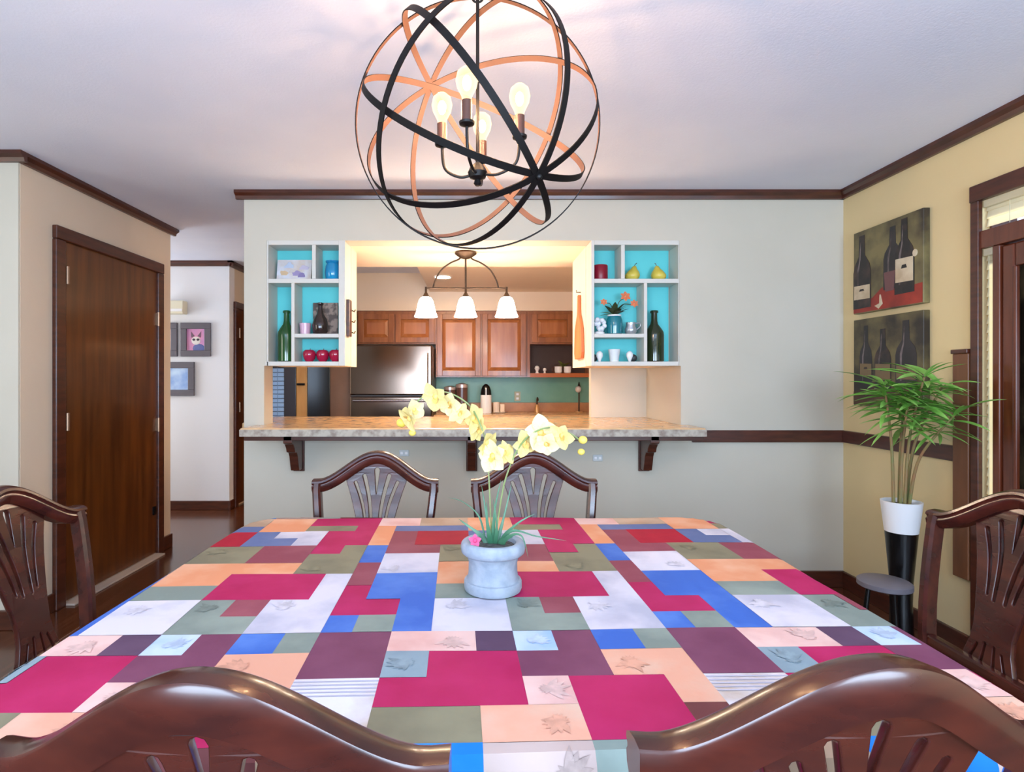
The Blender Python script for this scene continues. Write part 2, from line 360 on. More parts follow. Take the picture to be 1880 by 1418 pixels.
# magenta apples
APM = mat('apple_red', (150, 8, 50), .18, c2=(176, 14, 62), scale=5, coat=.6)
app = [(562, 'leftmost glossy magenta apple in the left niche'), (586, 'middle one of three glossy magenta apples'), (611, 'rightmost glossy magenta apple in the left niche')]
for p, lb in app:
    t = empty('apple', (px_x(p), YB+.07+.012*(p == 586), zb1)); tag(t, lb, 'apple', 'magenta apples in the niche')
    obj('apple_body', MB().lathe([(.01, .004), (.02, 0), (.034, .018), (.041, .045), (.038, .064), (.026, .075), (.01, .07), (.003, .062)], 24), APM, t, True)
    obj('apple_stem', MB().tube([(0, 0, .062), (.003, 0, .075), (.008, 0, .084)], .002), TRIM, t)
# right: candle, pears
t = empty('pillar_candle', (px_x(1106), YB+.06, zt)); tag(t, 'wide dark red pillar candle in the right niche', 'candle')
obj('candle_body', MB().lathe([(.044, 0), (.046, .004), (.046, .09), (.043, .094), (.03, .09)], 28), mat('crimson_wax', (128, 6, 36), .35), t, True)
obj('wick', MB().tube([(0, 0, .088), (.001, 0, .1)], .0015), BLACK, t)
PEARM = mat('pear_skin', (196, 176, 60), .35, c2=(214, 196, 88), scale=6)
for p, tilt, lb in ((1167, .12, 'yellow pear nearer the red candle'), (1217, -.1, 'yellow pear at the right end of the top niche')):
    t = empty('pear', (px_x(p), YB+.08, zt)); tag(t, lb, 'pear', 'yellow pears in the niche')
    pr = [(.008, .002), (.025, 0), (.044, .02), (.047, .036), (.036, .058), (.02, .075), (.013, .09), (.004, .096)]
    b = MB().lathe(pr, 22); b.v = [(x+tilt*max(0, z-.03)*2, y, z) for x, y, z in b.v]
    obj('pear_body', b, PEARM, t, True)
    obj('pear_stem', MB().tube([(tilt*.12, 0, .093), (tilt*.17, 0, .105), (tilt*.25, 0, .114)], .002), TRIM, t)
# flower vase with leaves
t = empty('flower_vase', (px_x(1133), YB+.07, zz)); tag(t, 'teal glass vase of dark leaves and coral flowers in the right niche', 'vase')
TG = mat('teal_glass', (10, 116, 130), .12, coat=.6)
obj('vase_body', MB().lathe([(.036, 0), (.047, .006), (.05, .05), (.05, .09), (.042, .112), (.04, .118), (.034, .11)], 24), TG, t, True)
obj('vase_collar', MB().lathe([(.036, .112), (.043, .116), (.043, .124), (.034, .124)], 24), WHITE, t, True)
def leafmesh(name, L, w, curl=.3, fold=.2, n=6):
    mb = MB(); V = []; F = []
    for i in range(n+1):
        s = i/n; hw = w*math.sin(PI*min(1, s*.97+.03))**.8
        zc = -curl*L*s*s
        V += [(-hw, L*s, zc+fold*hw), (0, L*s, zc), (hw, L*s, zc+fold*hw)]
    for i in range(n):
        a = i*3; F += [(a, a+1, a+4, a+3), (a+1, a+2, a+5, a+4)]
    me = bpy.data.meshes.new(name); me.from_pydata(V, [], F)
    for p in me.polygons: p.use_smooth = True
    return me
DKL = mat('dark_leaf', (48, 62, 36), .45, c2=(78, 84, 50), scale=14)
lm = leafmesh('leaf', .105, .02, .25); lm.materials.append(DKL)
PALEL = mat('pale_leaf', (150, 186, 150), .5); lm2 = leafmesh('leaf', .1, .02); lm2.materials.append(PALEL)
CORAL = mat('coral_petal', (206, 110, 72), .6, c2=(226, 140, 96), scale=12)
for i in range(20):
    a = PI*2*i/20+random.uniform(-.2, .2)
    o = link('leaf', lm2 if i in (4, 5, 6) else lm, None, t); el = random.uniform(.25, 1.15)
    o.matrix_local = Matrix.Translation((0, 0, .118)) @ Matrix.Rotation(a, 4, 'Z') @ Matrix.Rotation(el, 4, 'X') @ Matrix.Scale(.62 if math.cos(a) > .3 else .95, 4)
for (dx, dz, s) in ((.06, .235, 1), (.115, .19, .8), (-.075, .2, .7)):
    st = obj('flower_stem', MB().tube(smooth_path([(0, 0, .12), (dx*.4, -.02, .12+dz*.35), (dx, -.035, dz-.01)], 5), .0025, 6), DKL, t)
    fl = obj('blossom', MB().sphere((0, 0, 0), .012*s, 10, 6), CORAL, t, True, loc=(dx, -.035, dz))
    for k in range(6):
        pm = link('petal', bpy.data.meshes.get('coral_petal_mesh') or leafmesh('coral_petal_mesh', .034, .011, .25), CORAL, fl)
        pm.matrix_local = Matrix.Rotation(PI/2.5, 4, 'X') @ Matrix.Rotation(2*PI*k/6, 4, 'Z') @ Matrix.Rotation(.35, 4, 'X') @ Matrix.Scale(s, 4)
# white hydrangea ball, pitcher
t = empty('white_flower_ball', (px_x(1104), YB+.055, zz)); tag(t, 'clump of small white flowers left of the teal vase', 'flowers')
WP = mat('white_petal', (232, 234, 240), .6)
obj('foot', MB().lathe([(.03, 0), (.032, .012), (.02, .02)], 16), WHITE, t, True)
for i in range(16):
    a, e = random.uniform(0, 6.28), random.uniform(-.9, 1.3); r = .032
    obj('floret', MB().sphere((r*math.cos(a)*math.cos(e), .7*r*math.sin(a)*math.cos(e), .055+1.3*r*math.sin(e)), .015, 8, 6), WP, t, True)
t = empty('silver_pitcher', (px_x(1163), YB+.06, zz)); tag(t, 'small silver-grey pitcher with handle in the right niche', 'pitcher')
SV = mat('silver', (190, 196, 202), .25, .7)
obj('pitcher_body', MB().lathe([(.024, 0), (.036, .014), (.037, .035), (.028, .058), (.031, .075), (.028, .075), (.024, .058)], 22), SV, t, True)
obj('pitcher_handle', MB().tube(smooth_path([(.03, -.005, .068), (.052, -.012, .07), (.056, -.012, .05), (.036, -.005, .03)], 5), .004, 8), SV, t, True)
# bottom shelf: two small ornaments and a white cup
for p, q, lb in ((1104, -1, 'small white egg ornament with dark stone at the left end'), (1160, 1, 'small white egg ornament with dark stone beside the divider')):
    t = empty('egg_ornament', (px_x(p), YB+.05, zb1)); tag(t, lb, 'ornament', 'egg ornaments in the niche')
    obj('egg', MB().lathe([(.006, 0), (.011, .012), (.021, .036), (.02, .052), (.011, .064), (.002, .068)], 18), WHITE, t, True)
    obj('stone', MB().sphere((q*.03, .025, .024), .024, 14, 8, (1, .9, 1)), mat('dark_stone', (44, 52, 54), .5), t, True)
t = empty('white_tumbler', (px_x(1132), YB+.06, zb1)); tag(t, 'white frosted tumbler between the egg ornaments', 'cup')
obj('tumbler_wall', MB().lathe([(.026, 0), (.038, .078), (.034, .078), (.024, .008)], 22), mat('frosted_white', (222, 226, 226), .4), t, True)
obj('tumbler_base', MB().lathe([(.027, 0), (.028, .008)], 22), WHITE, t, True)

# ---------------------------------------------------------------- bar counter
GRAN = mat('granite', (206, 166, 120), .22, c2=(226, 188, 140), scale=14, coat=.3, detail=8)
t = empty('bar_counter', (0, YB, 0)); tag(t, 'long tan stone bar counter through the pass-through opening', 'counter')
poly = [(-1.344, 3.25), (1.334, 3.25), (1.334, YB-.001), (NX1-.002, YB-.001), (NX1-.002, 4.28), (-1.5, 4.28), (-1.5, YB+.16), (NX0+.002, YB+.16), (NX0+.002, YB-.001), (-1.344, YB-.001)]
obj('counter_slab', MB().prism(poly, CT-.045, CT), GRAN, t, bevel=.008, world=True)
obj('stone_edge', MB().box(-1.345, 1.335, 3.246, 3.252, CT-.048, CT-.008), mat('granite_edge', (186, 176, 160), .5, c2=(140, 124, 110), scale=30, contrast=(.4, .7)), t, world=True)
obj('apron_strip', MB().box(-1.33, 1.33, 3.275, 3.30, CT-.075, CT-.045), TRIM, t, bevel=.003, world=True)
prof = [(YB, .955), (3.275, .955), (3.275, .91), (3.30, .90), (3.325, .875), (3.335, .85), (3.365, .845), (3.385, .82), (3.40, .77), (3.415, .73), (YB, .73)]
for p in (545, 866, 1186):
    xc = wx(p, 3.45)
    tt = empty('shelf_bracket', (xc, YB, .73)); tag(tt, {545: 'carved dark wood bracket under the left end of the bar', 866: 'carved dark wood bracket under the middle of the bar', 1186: 'carved dark wood bracket under the right end of the bar'}[p], 'bracket', 'brackets under the bar counter')
    obj('corbel', MB().prism(prof, xc-.026, xc+.026, 'x'), TRIM, tt, bevel=.004, world=True)
    obj('wall_plate', MB().box(xc-.034, xc+.034, YB-.014, YB, .715, .95), TRIM, tt, bevel=.003, world=True)
# wall outlets
def outlet(px, py, label):
    t = empty('wall_outlet', (px_x(px), YB, px_z(py))); tag(t, label, 'outlet', 'outlets under the bar')
    obj('cover_plate', MB().box(-.03, .03, -.008, 0, -.02, .02), mat('outlet_plate', (196, 200, 200), .4), t, bevel=.003)
    for s in (-1, 1): obj('socket', MB().box(s*.014-.008, s*.014+.008, -.011, -.006, -.008, .008), WHITE, t, bevel=.002)
outlet(1097, 841, 'small wall outlet right of the orchid below the bar'); outlet(742, 832, 'small wall outlet above the left far chair')

# jamb things on the niche boxes
t = empty('cutting_paddle', (OX1-.001, 3.86, 1.62)); tag(t, 'orange-brown wooden paddle board hanging on the right jamb', 'board')
px_ = OX1
outl = [(3.72, 1.40), (3.95, 1.40), (3.97, 1.44), (3.95, 1.60), (3.90, 1.66), (3.86, 1.70), (3.85, 1.83), (3.82, 1.83), (3.81, 1.70), (3.77, 1.66), (3.72, 1.60), (3.70, 1.44)]
outl = [(y, z+.02) for y, z in outl]
obj('paddle', MB().prism(outl, px_-.022, px_-.002, 'x'), mat('paddle_wood', (196, 106, 58), .5, c2=(216, 130, 80), scale=6, stretch=(1, 1, .3)), t, bevel=.003, world=True)
obj('hanging_hook', MB().tube([(px_-.001, 3.835, 1.87), (px_-.03, 3.835, 1.87), (px_-.03, 3.835, 1.885)], .003), IRON, t, world=True)
t = empty('key_rack', (OX0+.001, 3.6, 1.6)); tag(t, 'narrow dark wooden key rack on the left jamb', 'rack')
obj('rack_board', MB().box(OX0+.001, OX0+.02, 3.53, 3.60, 1.55, 1.78), TRIM, t, bevel=.003, world=True)
for k in range(3): obj('rack_hook', MB().tube([(OX0+.018, 3.62+k*.0, 1.58+.07*k), (OX0+.018, 3.68, 1.58+.07*k), (OX0+.018, 3.71, 1.595+.07*k)], .004), IRON, t, world=True)

# ---------------------------------------------------------------- kitchen
KY = 6.2                                                   # cabinet faces
OAK = mat('cabinet_oak', (134, 78, 38), .35, c2=(164, 100, 54), scale=5, stretch=(4, 4, .6), coat=.3, detail=6)
OAKP = mat('cabinet_panel_oak', (156, 92, 48), .35, c2=(178, 112, 64), scale=4, stretch=(4, 4, .6), coat=.3, detail=6)
def kx(p, y=KY): return wx(p, y)
def kz(p, y=KY): return wz(p, y)
def cab_door(t, x0, x1, z0, z1, y=KY):
    fr = .062
    d = obj('cabinet_door', MB().box(x0+.003, x0+fr, y-.022, y, z0+.003, z1-.003).box(x1-fr, x1-.003, y-.022, y, z0+.003, z1-.003).box(x0+fr, x1-fr, y-.022, y, z0+.003, z0+fr).box(x0+fr, x1-fr, y-.022, y, z1-fr, z1-.003), OAK, t, bevel=.003, world=True)
    a, b, p, q, g = x0+fr, x1-fr, z0+fr, z1-fr, .035
    obj('raised_panel', MB().add([(a, y-.006, p), (b, y-.006, p), (b, y-.006, q), (a, y-.006, q), (a+g, y-.02, p+g), (b-g, y-.02, p+g), (b-g, y-.02, q-g), (a+g, y-.02, q-g), (a, y, p), (b, y, p), (b, y, q), (a, y, q)],
        [(4, 5, 6, 7), (0, 1, 5, 4), (1, 2, 6, 5), (2, 3, 7, 6), (3, 0, 4, 7), (8, 9, 1, 0), (9, 10, 2, 1), (10, 11, 3, 2), (11, 8, 0, 3), (8, 11, 10, 9)]), OAKP, d, world=True)
def cabinet(x0, x1, z0, z1, doors, label, y=KY, yb=6.529):
    t = empty('wall_cabinet', ((x0+x1)/2, y, z0)); tag(t, label, 'cabinet', 'kitchen wall cabinets')
    obj('cabinet_body', MB().box(x0, x1, y+.0005, yb, z0, z1), OAK, t, world=True)
    for a, b in doors: cab_door(t, a, b, z0+.012, z1-.03, y)
    return t
ZT = 2.028
cabinet(-1.274, kx(800)-.002, kz(632), ZT, [(kx(658), kx(724)), (kx(726), kx(798))], 'short wooden cabinet above the steel refrigerator')
cabinet(kx(800), kx(968)-.002, kz(693), ZT, [(kx(802), kx(883)), (kx(885), kx(966))], 'tall two-door wooden wall cabinet in the kitchen centre')
# right cabinet with open shelf
x0, x1, z0 = kx(968), kx(1088), kz(693)
t = empty('wall_cabinet', ((x0+x1)/2, KY, z0)); tag(t, 'wooden wall cabinet with open shelf at the right', 'cabinet', 'kitchen wall cabinets')
zo = kz(632)
obj('cabinet_body', MB().box(x0, x1, KY+.0005, 6.529, zo, ZT), OAK, t, world=True)
for a, b in ((x0, x0+.03), (x1-.03, x1)): obj('side_panel', MB().box(a, b, KY, 6.529, z0, zo), OAK, t, world=True)
obj('open_shelf', MB().box(x0+.03, x1-.03, KY, 6.529, z0, z0+.045), mat('shelf_oak', (176, 96, 44), .35), t, world=True)
obj('open_back', MB().box(x0+.03, x1-.03, 6.5, 6.528, z0+.045, zo), mat('dark_back', (74, 44, 28), .5), t, world=True)
cab_door(t, kx(976), kx(1052), zo+.012, ZT-.03)
cab_door(t, kx(1054), kx(1087), zo+.012, ZT-.03)
zs2 = z0+.045
for i, (p, h, r, lb) in enumerate(((986, .085, .028, 'white egg cup at the left of the open shelf'), (1000, .06, .02, 'smallest white egg cup on the open shelf'))):
    o = empty('egg_cup', (wx(p, 6.28), 6.28, zs2)); tag(o, lb, 'cup', 'cups on the open shelf')
    obj('cup_body', MB().lathe([(r*.6, 0), (r*.5, h*.3), (r, h*.6), (r*.8, h*.9), (r*.2, h)], 14), WHITE, o, True)
    obj('cup_foot', MB().lathe([(r*.8, 0), (r*.8, h*.08)], 14), WHITE, o, True)
for p, lb in ((1025, 'round white mug left on the open shelf'), (1042, 'round white mug right on the open shelf')):
    o = empty('mug', (wx(p, 6.28), 6.28, zs2)); tag(o, lb, 'mug', 'mugs on the open shelf')
    obj('mug_body', MB().lathe([(.03, 0), (.04, .01), (.042, .075), (.038, .075), (.034, .012)], 18), WHITE, o, True)
    obj('mug_handle', MB().tube(smooth_path([(-.038, 0, .062), (-.066, 0, .058), (-.064, 0, .022), (-.036, 0, .018)], 4), .006, 8), mat('mug_brown', (86, 48, 30), .4), o, True)
o = empty('trailing_plant', (wx(1034, 6.42), 6.42, zs2)); tag(o, 'small green plant behind the mugs on the open shelf', 'plant')
obj('plant_pot', MB().lathe([(.03, 0), (.042, .07), (.038, .07), (.028, .06)], 16), mat('brown_pot', (90, 60, 40), .5), o, True)
lm3 = leafmesh('leaf', .13, .026, .2); lm3.materials.append(mat('shelf_leaf', (130, 136, 70), .5))
for i in range(9):
    q = link('leaf', lm3, None, o); q.matrix_local = Matrix.Translation((0, 0, .065)) @ Matrix.Rotation(2*PI*i/9+.2, 4, 'Z') @ Matrix.Rotation(random.uniform(.4, 1.0), 4, 'X') @ Matrix.Scale(.6 if math.cos(2*PI*i/9+.2) > .2 else .9, 4)
# backsplash + worktop
struct(obj('trim_12', MB().box(kx(800, 6.53), 1.449, 6.515, 6.529, .97, kz(693)+.05), mat('backsplash_green', (112, 170, 148), .35, c2=(126, 182, 158), scale=4)), 'green kitchen backsplash')
t = empty('worktop', (.5, 6.2, .87)); tag(t, 'tan kitchen worktop along the green backsplash', 'worktop')
obj('worktop_slab', MB().box(-.42, 1.449, 5.88, 6.514, .87, .91), GRAN, t, bevel=.006, world=True)
obj('upstand', MB().box(-.42, 1.449, 6.49, 6.514, .91, 1.015), mat('upstand_tan', (186, 134, 92), .4, c2=(170, 118, 80), scale=8), t, bevel=.003, world=True)
t = empty('base_cabinets', (.5, 6.2, 0)); tag(t, 'wooden base cabinet below the kitchen worktop', 'cabinet')
obj('cabinet_body', MB().box(-.42, 1.449, 5.93, 6.514, .08, .868), OAK, t, world=True)
for k in range(3): cab_door(t, -.41+.62*k, .20+.62*k, .1, .86, 5.93)
# refrigerator
fy = 5.78
fx0, fx1 = wx(642, fy), wx(793, fy); ft = wz(634, fy); fs = wz(727, fy)
t = empty('refrigerator', ((fx0+fx1)/2, fy, 0)); tag(t, 'stainless steel refrigerator with freezer drawer below', 'refrigerator')
obj('fridge_body', MB().box(fx0+.003, fx1-.003, fy+.06, 6.5, .03, ft-.01), mat('fridge_side', (92, 76, 66), .4), t, world=True)
obj('fridge_door', MB().box(fx0, fx1, fy, fy+.058, fs+.008, ft), STEEL, t, bevel=.012, world=True)
obj('freezer_door', MB().box(fx0, fx1, fy, fy+.058, .1, fs-.008), STEEL, t, bevel=.012, world=True)
obj('freezer_handle', MB().tube([(fx0+.04, fy-.045, fs-.05), (fx1-.04, fy-.045, fs-.05)], .012, 10), mat('bright_steel', (200, 196, 192), .2, 1), t, True, world=True)
obj('door_handle', MB().tube([(fx1-.05, fy-.045, fs+.08), (fx1-.05, fy-.045, ft-.08)], .012, 10), mat('bright_steel', (200, 196, 192), .2, 1), t, True, world=True)
for z in (fs-.05,):
    for xx in (fx0+.06, fx1-.06): obj('handle_post', MB().tube([(xx, fy-.045, z), (xx, fy+.005, z)], .008), MATS['bright_steel'], t, world=True)
for z in (fs+.1, ft-.1): obj('handle_post', MB().tube([(fx1-.05, fy-.045, z), (fx1-.05, fy+.005, z)], .008), MATS['bright_steel'], t, world=True)
# tall oven cabinet left of the refrigerator
oy = 5.9
def ox(p): return wx(p, oy)
t = empty('oven_cabinet', (ox(560), oy, 0)); tag(t, 'tall brown oven cabinet seen under the left niche', 'cabinet')
obj('cabinet_body', MB().box(ox(485), fx0-.012, oy, 6.5, 0, 2.02), mat('brown_cabinet', (120, 84, 58), .5, c2=(134, 96, 70), scale=3), t, world=True)
obj('oven_door', MB().box(ox(566), ox(607), oy-.03, oy-.001, .55, 1.6), mat('oven_glass', (12, 8, 7), .12, coat=.5), t, bevel=.004, world=True)
obj('wood_stile', MB().box(ox(545), ox(565), oy-.02, oy-.001, .1, 1.7), mat('golden_oak', (188, 132, 66), .4, c2=(206, 154, 88), scale=4, stretch=(3, 3, .5)), t, bevel=.003, world=True)
obj('oven_handle', MB().tube([(ox(548), oy-.05, 1.23), (ox(562), oy-.05, 1.23)], .012), BLACK, t, world=True)
obj('oven_panel', MB().box(ox(487), ox(544), oy-.02, oy-.001, .5, 1.7), mat('oven_panel', (52, 50, 58), .25), t, bevel=.003, world=True)
bl = empty('window_blind', (ox(510), oy-.03, .9)); tag(bl, 'small window reflection built as pale blue slats beside the golden wood strip', 'blind')  # slats modelled to imitate a window's reflection in the oven panel
for k in range(12): obj('slat', MB().box(ox(501), ox(523), oy-.034, oy-.022, .86+.045*k, .9+.045*k), mat('blue_slat', (150, 184, 222), .35), bl, bevel=.004, world=True)
obj('slat_cord', MB().box(ox(511), ox(512), oy-.036, oy-.0215, .86, 1.4), mat('blue_cord', (110, 140, 180), .5), bl, world=True)

# worktop things
def at(p): return wx(p, 6.3)
CANM = mat('canister_brown', (84, 54, 48), .3, c2=(110, 76, 68), scale=6, coat=.3)
for p, h, r, lb in ((826, .30, .064, 'left dark brown lidded canister on the worktop'), (848, .33, .064, 'right taller dark brown canister on the worktop')):
    o = empty('canister', (at(p), 6.3+(p == 827)*.04, .91)); tag(o, lb, 'canister', 'canisters on the worktop')
    obj('canister_body', MB().lathe([(r, 0), (r, h*.85)], 22), CANM, o, True)
    obj('canister_lid', MB().lathe([(r*1.03, h*.85), (r*1.03, h*.95), (r*.3, h)], 22), mat('canister_lid', (196, 180, 176), .3, .5), o, True)
o = empty('white_blender', (at(892), 6.25, .91)); tag(o, 'white appliance with black domed top on the worktop', 'appliance')
obj('appliance_body', MB().lathe([(.062, 0), (.06, .20)], 22), WHITE, o, True)
obj('domed_top', MB().lathe([(.061, .2), (.056, .25), (.04, .295), (.012, .32)], 22), BLACK, o, True)
obj('spout_ridge', MB().box(-.006, .006, -.068, -.05, .02, .28), WHITE, o, bevel=.003)
o = empty('butter_dish', (at(916), 6.25, .91)); tag(o, 'white dish with small cup beside the white appliance', 'dish')
obj('dish_plate', MB().lathe([(.06, 0), (.08, .012)], 20), WHITE, o, True)
obj('dish_cup', MB().lathe([(.035, .012), (.037, .12), (.03, .12), (.03, .02)], 18), mat('cup_brown_white', (222, 206, 190), .3), o, True, loc=(-.03, 0, 0))
obj('dish_block', MB().box(.01, .06, -.03, .03, .012, .1), mat('butter', (230, 206, 180), .4), o, bevel=.006)
o = empty('kitchen_tap', (wx(986, 6.35), 6.35, .91)); tag(o, 'slender dark tap with pale base on the worktop', 'tap')
obj('tap_base', MB().lathe([(.03, 0), (.026, .06), (.012, .09)], 14), mat('pale_brass', (206, 160, 110), .3, .5), o, True)
obj('tap_spout', MB().tube(smooth_path([(0, 0, .08), (0, 0, .15), (0, -.05, .165), (0, -.09, .14)], 5), .009, 8), BRONZE, o, True)
o = empty('sponge_holder', (wx(1063, 6.35), 6.35, .91)); tag(o, 'thin dark stand with pale head at the far right worktop', 'stand')
obj('stand_pole', MB().tube([(0, 0, 0), (0, 0, .28)], .009), BRONZE, o)
obj('stand_base', MB().lathe([(.04, 0), (.04, .012)], 14), mat('pale_brass', (206, 160, 110)), o)
obj('stand_head', MB().sphere((-.01, -.01, .26), .034, 12, 8, (1, 1, 1.1)), mat('pale_head', (216, 206, 200), .4), o, True)
obj('stand_cap', MB().lathe([(.02, .28), (.003, .345)], 12), BLACK, o, True)
o = empty('kitchen_outlet', (wx(950, 6.514), 6.5148, wz(728, 6.514))); tag(o, 'beige outlet plate on the green backsplash', 'outlet')
obj('cover_plate', MB().box(-.035, .035, -.006, 0, -.055, .055), mat('beige_plate', (190, 190, 160), .5), o, bevel=.002)
for s in (-1, 1): obj('socket', MB().box(-.014, .014, -.009, -.004, s*.025-.012, s*.025+.012), WHITE, o)
# recessed can light
o = empty('recessed_light', (wx(813, 5.25), 5.25, 2.235)); tag(o, 'round recessed light in the kitchen ceiling', 'ceiling light')
obj('light_trim', MB().lathe([(.085, -.001), (.085, -.010), (.07, -.010), (.07, -.001)], 24), WHITE, o, True)
obj('light_lens', MB().lathe([(.068, -.001), (.068, -.006)], 24), emis('can_light', (255, 214, 164), 260), o)

# three-shade pendant under the soffit
PY = 3.82
def pp(px, py, dy=0): return (wx(px, PY)-wx(855, PY), dy, wz(py, PY)-OT)
t = empty('pendant_lamp', (wx(855, PY), PY, OT)); tag(t, 'bronze pendant lamp with three lit bell shades over the bar', 'pendant lamp')
obj('canopy', MB().lathe([(.072, 0), (.074, -.012), (.05, -.03), (.03, -.042), (.012, -.046)], 24), BRONZE, t, True)
obj('centre_rod', MB().tube([(0, 0, -.03), pp(855, 543)], .0065, 10), BRONZE, t, True)
for s in (-1, 1):
    obj('curved_arm', MB().tube(smooth_path([pp(855+s*8, 465), pp(855+s*11, 475), pp(855+s*28, 483), pp(855+s*45, 496), pp(855+s*56, 515), pp(855+s*60, 529)], 6), .0055, 10), BRONZE, t, True)
obj('cross_bar', MB().tube([pp(781, 529), pp(932, 529)], .005, 10), BRONZE, t, True)
SHADE = emis('lit_shade', (255, 232, 206), 34)
z0 = pp(0, 546)[2]
for k, p in enumerate((782, 855, 930)):
    x = pp(p, 0)[0]
    h = obj('lamp_holder', MB().lathe([(.007, pp(0, 527)[2]), (.008, pp(0, 537)[2]), (.02, z0+.012), (.036, z0-.004), (.03, z0-.012)], 18, (x, 0, 0)), BRONZE, t, True)
    obj('bell_shade', MB().lathe([(.032, z0), (.046, z0-.02), (.056, z0-.055), (.064, z0-.095), (.078, z0-.132), (.073, z0-.132), (.058, z0-.09), (.04, z0-.02)], 28, (x, 0, 0)), SHADE, h, True)

# ---------------------------------------------------------------- right wall: paintings
OLV = mat('oil_background', (128, 116, 74), .45, c2=(58, 48, 36), scale=4.5, contrast=(.38, .62), detail=8)
OLV2 = mat('oil_background_dark', (108, 96, 60), .45, c2=(44, 36, 28), scale=5, contrast=(.36, .6), detail=8)
PBT = mat('oil_bottle', (30, 22, 22), .3, c2=(74, 52, 42), scale=12, contrast=(.45, .75))
PBT2 = mat('oil_bottle_grey', (50, 42, 44), .35, c2=(30, 26, 26), scale=8)
PHL = mat('oil_highlight', (120, 106, 104), .4, c2=(62, 48, 46), scale=14, contrast=(.4, .6))
PLB = mat('oil_label', (216, 200, 170), .6, c2=(190, 168, 136), scale=12)
PRD = mat('oil_red_cloth', (164, 52, 34), .5, c2=(110, 30, 24), scale=6)
ya, yb_ = 2.833, 3.353      # near and far edge of the canvases on the wall
def canvas(name, z0, z1, bg, label):
    t = empty(name, (XR, (ya+yb_)/2, z0)); tag(t, label, 'painting', 'bottle paintings on the tan wall')
    obj('canvas', MB().box(XR-.035, XR-.001, ya, yb_, z0, z1), bg, t, bevel=.003, world=True)
    return t
def pshape(t, name, pts, m, z0, H, lift):
    # pts in canvas units, u from the far edge (left) to the near edge (right)
    n = MB().prism([(yb_-u*(yb_-ya), z0+v*H) for u, v in pts], XR-.035-lift, XR-.034, 'x')
    obj(name, n, m, t, world=True)
def pbottle(t, u, v0, w, h, m, z0, H, lift, label=None, lm_=None):
    pts = [(u-w, v0), (u+w, v0), (u+w, v0+h*.5), (u+w*.85, v0+h*.6), (u+w*.35, v0+h*.72), (u+w*.3, v0+h), (u-w*.3, v0+h), (u-w*.35, v0+h*.72), (u-w*.85, v0+h*.6), (u-w, v0+h*.5)]
    pshape(t, 'painted_bottle', pts, m, z0, H, lift)
    pshape(t, 'painted_highlight', [(u-w*.55, v0+h*.12), (u-w*.4, v0+h*.12), (u-w*.35, v0+h*.5), (u-w*.15, v0+h*.68), (u-w*.08, v0+h*.92), (u-w*.16, v0+h*.92), (u-w*.28, v0+h*.66), (u-w*.55, v0+h*.52)], PHL, z0, H, lift+.0003)
    if label:
        a, b = label; pshape(t, 'painted_label', [(u-w*.9, v0+h*a), (u+w*.9, v0+h*a-.01), (u+w*.9, v0+h*b-.01), (u-w*.9, v0+h*b)], lm_ or PLB, z0, H, lift+.0006)
        pshape(t, 'label_mark', [(u-w*.3, v0+h*(a*.45+b*.55)), (u+w*.3, v0+h*(a*.45+b*.55)), (u+w*.2, v0+h*(a*.3+b*.7)), (u-w*.2, v0+h*(a*.3+b*.7))], PBT, z0, H, lift+.001)
za, zb_ = 1.28+.384, 1.28+.861; H1 = zb_-za
t = canvas('bottle_painting', za, zb_, OLV, 'upper painting of wine bottles on a red cloth')
pshape(t, 'painted_cloth', [(0, .01), (.99, .01), (.99, .22), (.7, .2), (.45, .26), (.3, .16), (0, .1)], PRD, za, H1, .0006)
pbottle(t, .6, .22, .13, .7, PBT2, za, H1, .001)
pbottle(t, .14, .06, .14, .88, PBT, za, H1, .0018, (.13, .32))
pbottle(t, .76, .14, .13, .82, PBT, za, H1, .0018, (.16, .48))
pshape(t, 'painted_glass', [(.5, .2), (.62, .2), (.64, .42), (.48, .42)], mat('oil_glass', (110, 70, 70), .4), za, H1, .0026)
pshape(t, 'painted_bowl', [(.34, .06), (.4, .02), (.46, .07), (.43, .18), (.415, .18), (.41, .08)], PLB, za, H1, .002)
pshape(t, 'painted_fruit', [(.9+.03*math.cos(k*PI/5), .55+.04*math.sin(k*PI/5)) for k in range(10)], PLB, za, H1, .0028)
zc, zd = za-.035-.50, za-.035; H2 = .5
t = canvas('bottle_painting', zc, zd, OLV2, 'lower darker painting of bottles behind the palm')
pshape(t, 'painted_table', [(0, .01), (.99, .01), (.99, .2), (.5, .26), (0, .16)], mat('oil_brown', (92, 62, 40), .5, c2=(60, 40, 30), scale=6), zc, H2, .0006)
pbottle(t, .2, .2, .1, .72, PBT2, zc, H2, .001, (.2, .4), mat('oil_label_dim', (120, 100, 70), .6))
pbottle(t, .46, .2, .12, .66, PBT, zc, H2, .0016, (.15, .42), MATS['oil_label_dim'])
pbottle(t, .78, .2, .14, .72, PBT2, zc, H2, .0012, (.15, .35), MATS['oil_label_dim'])

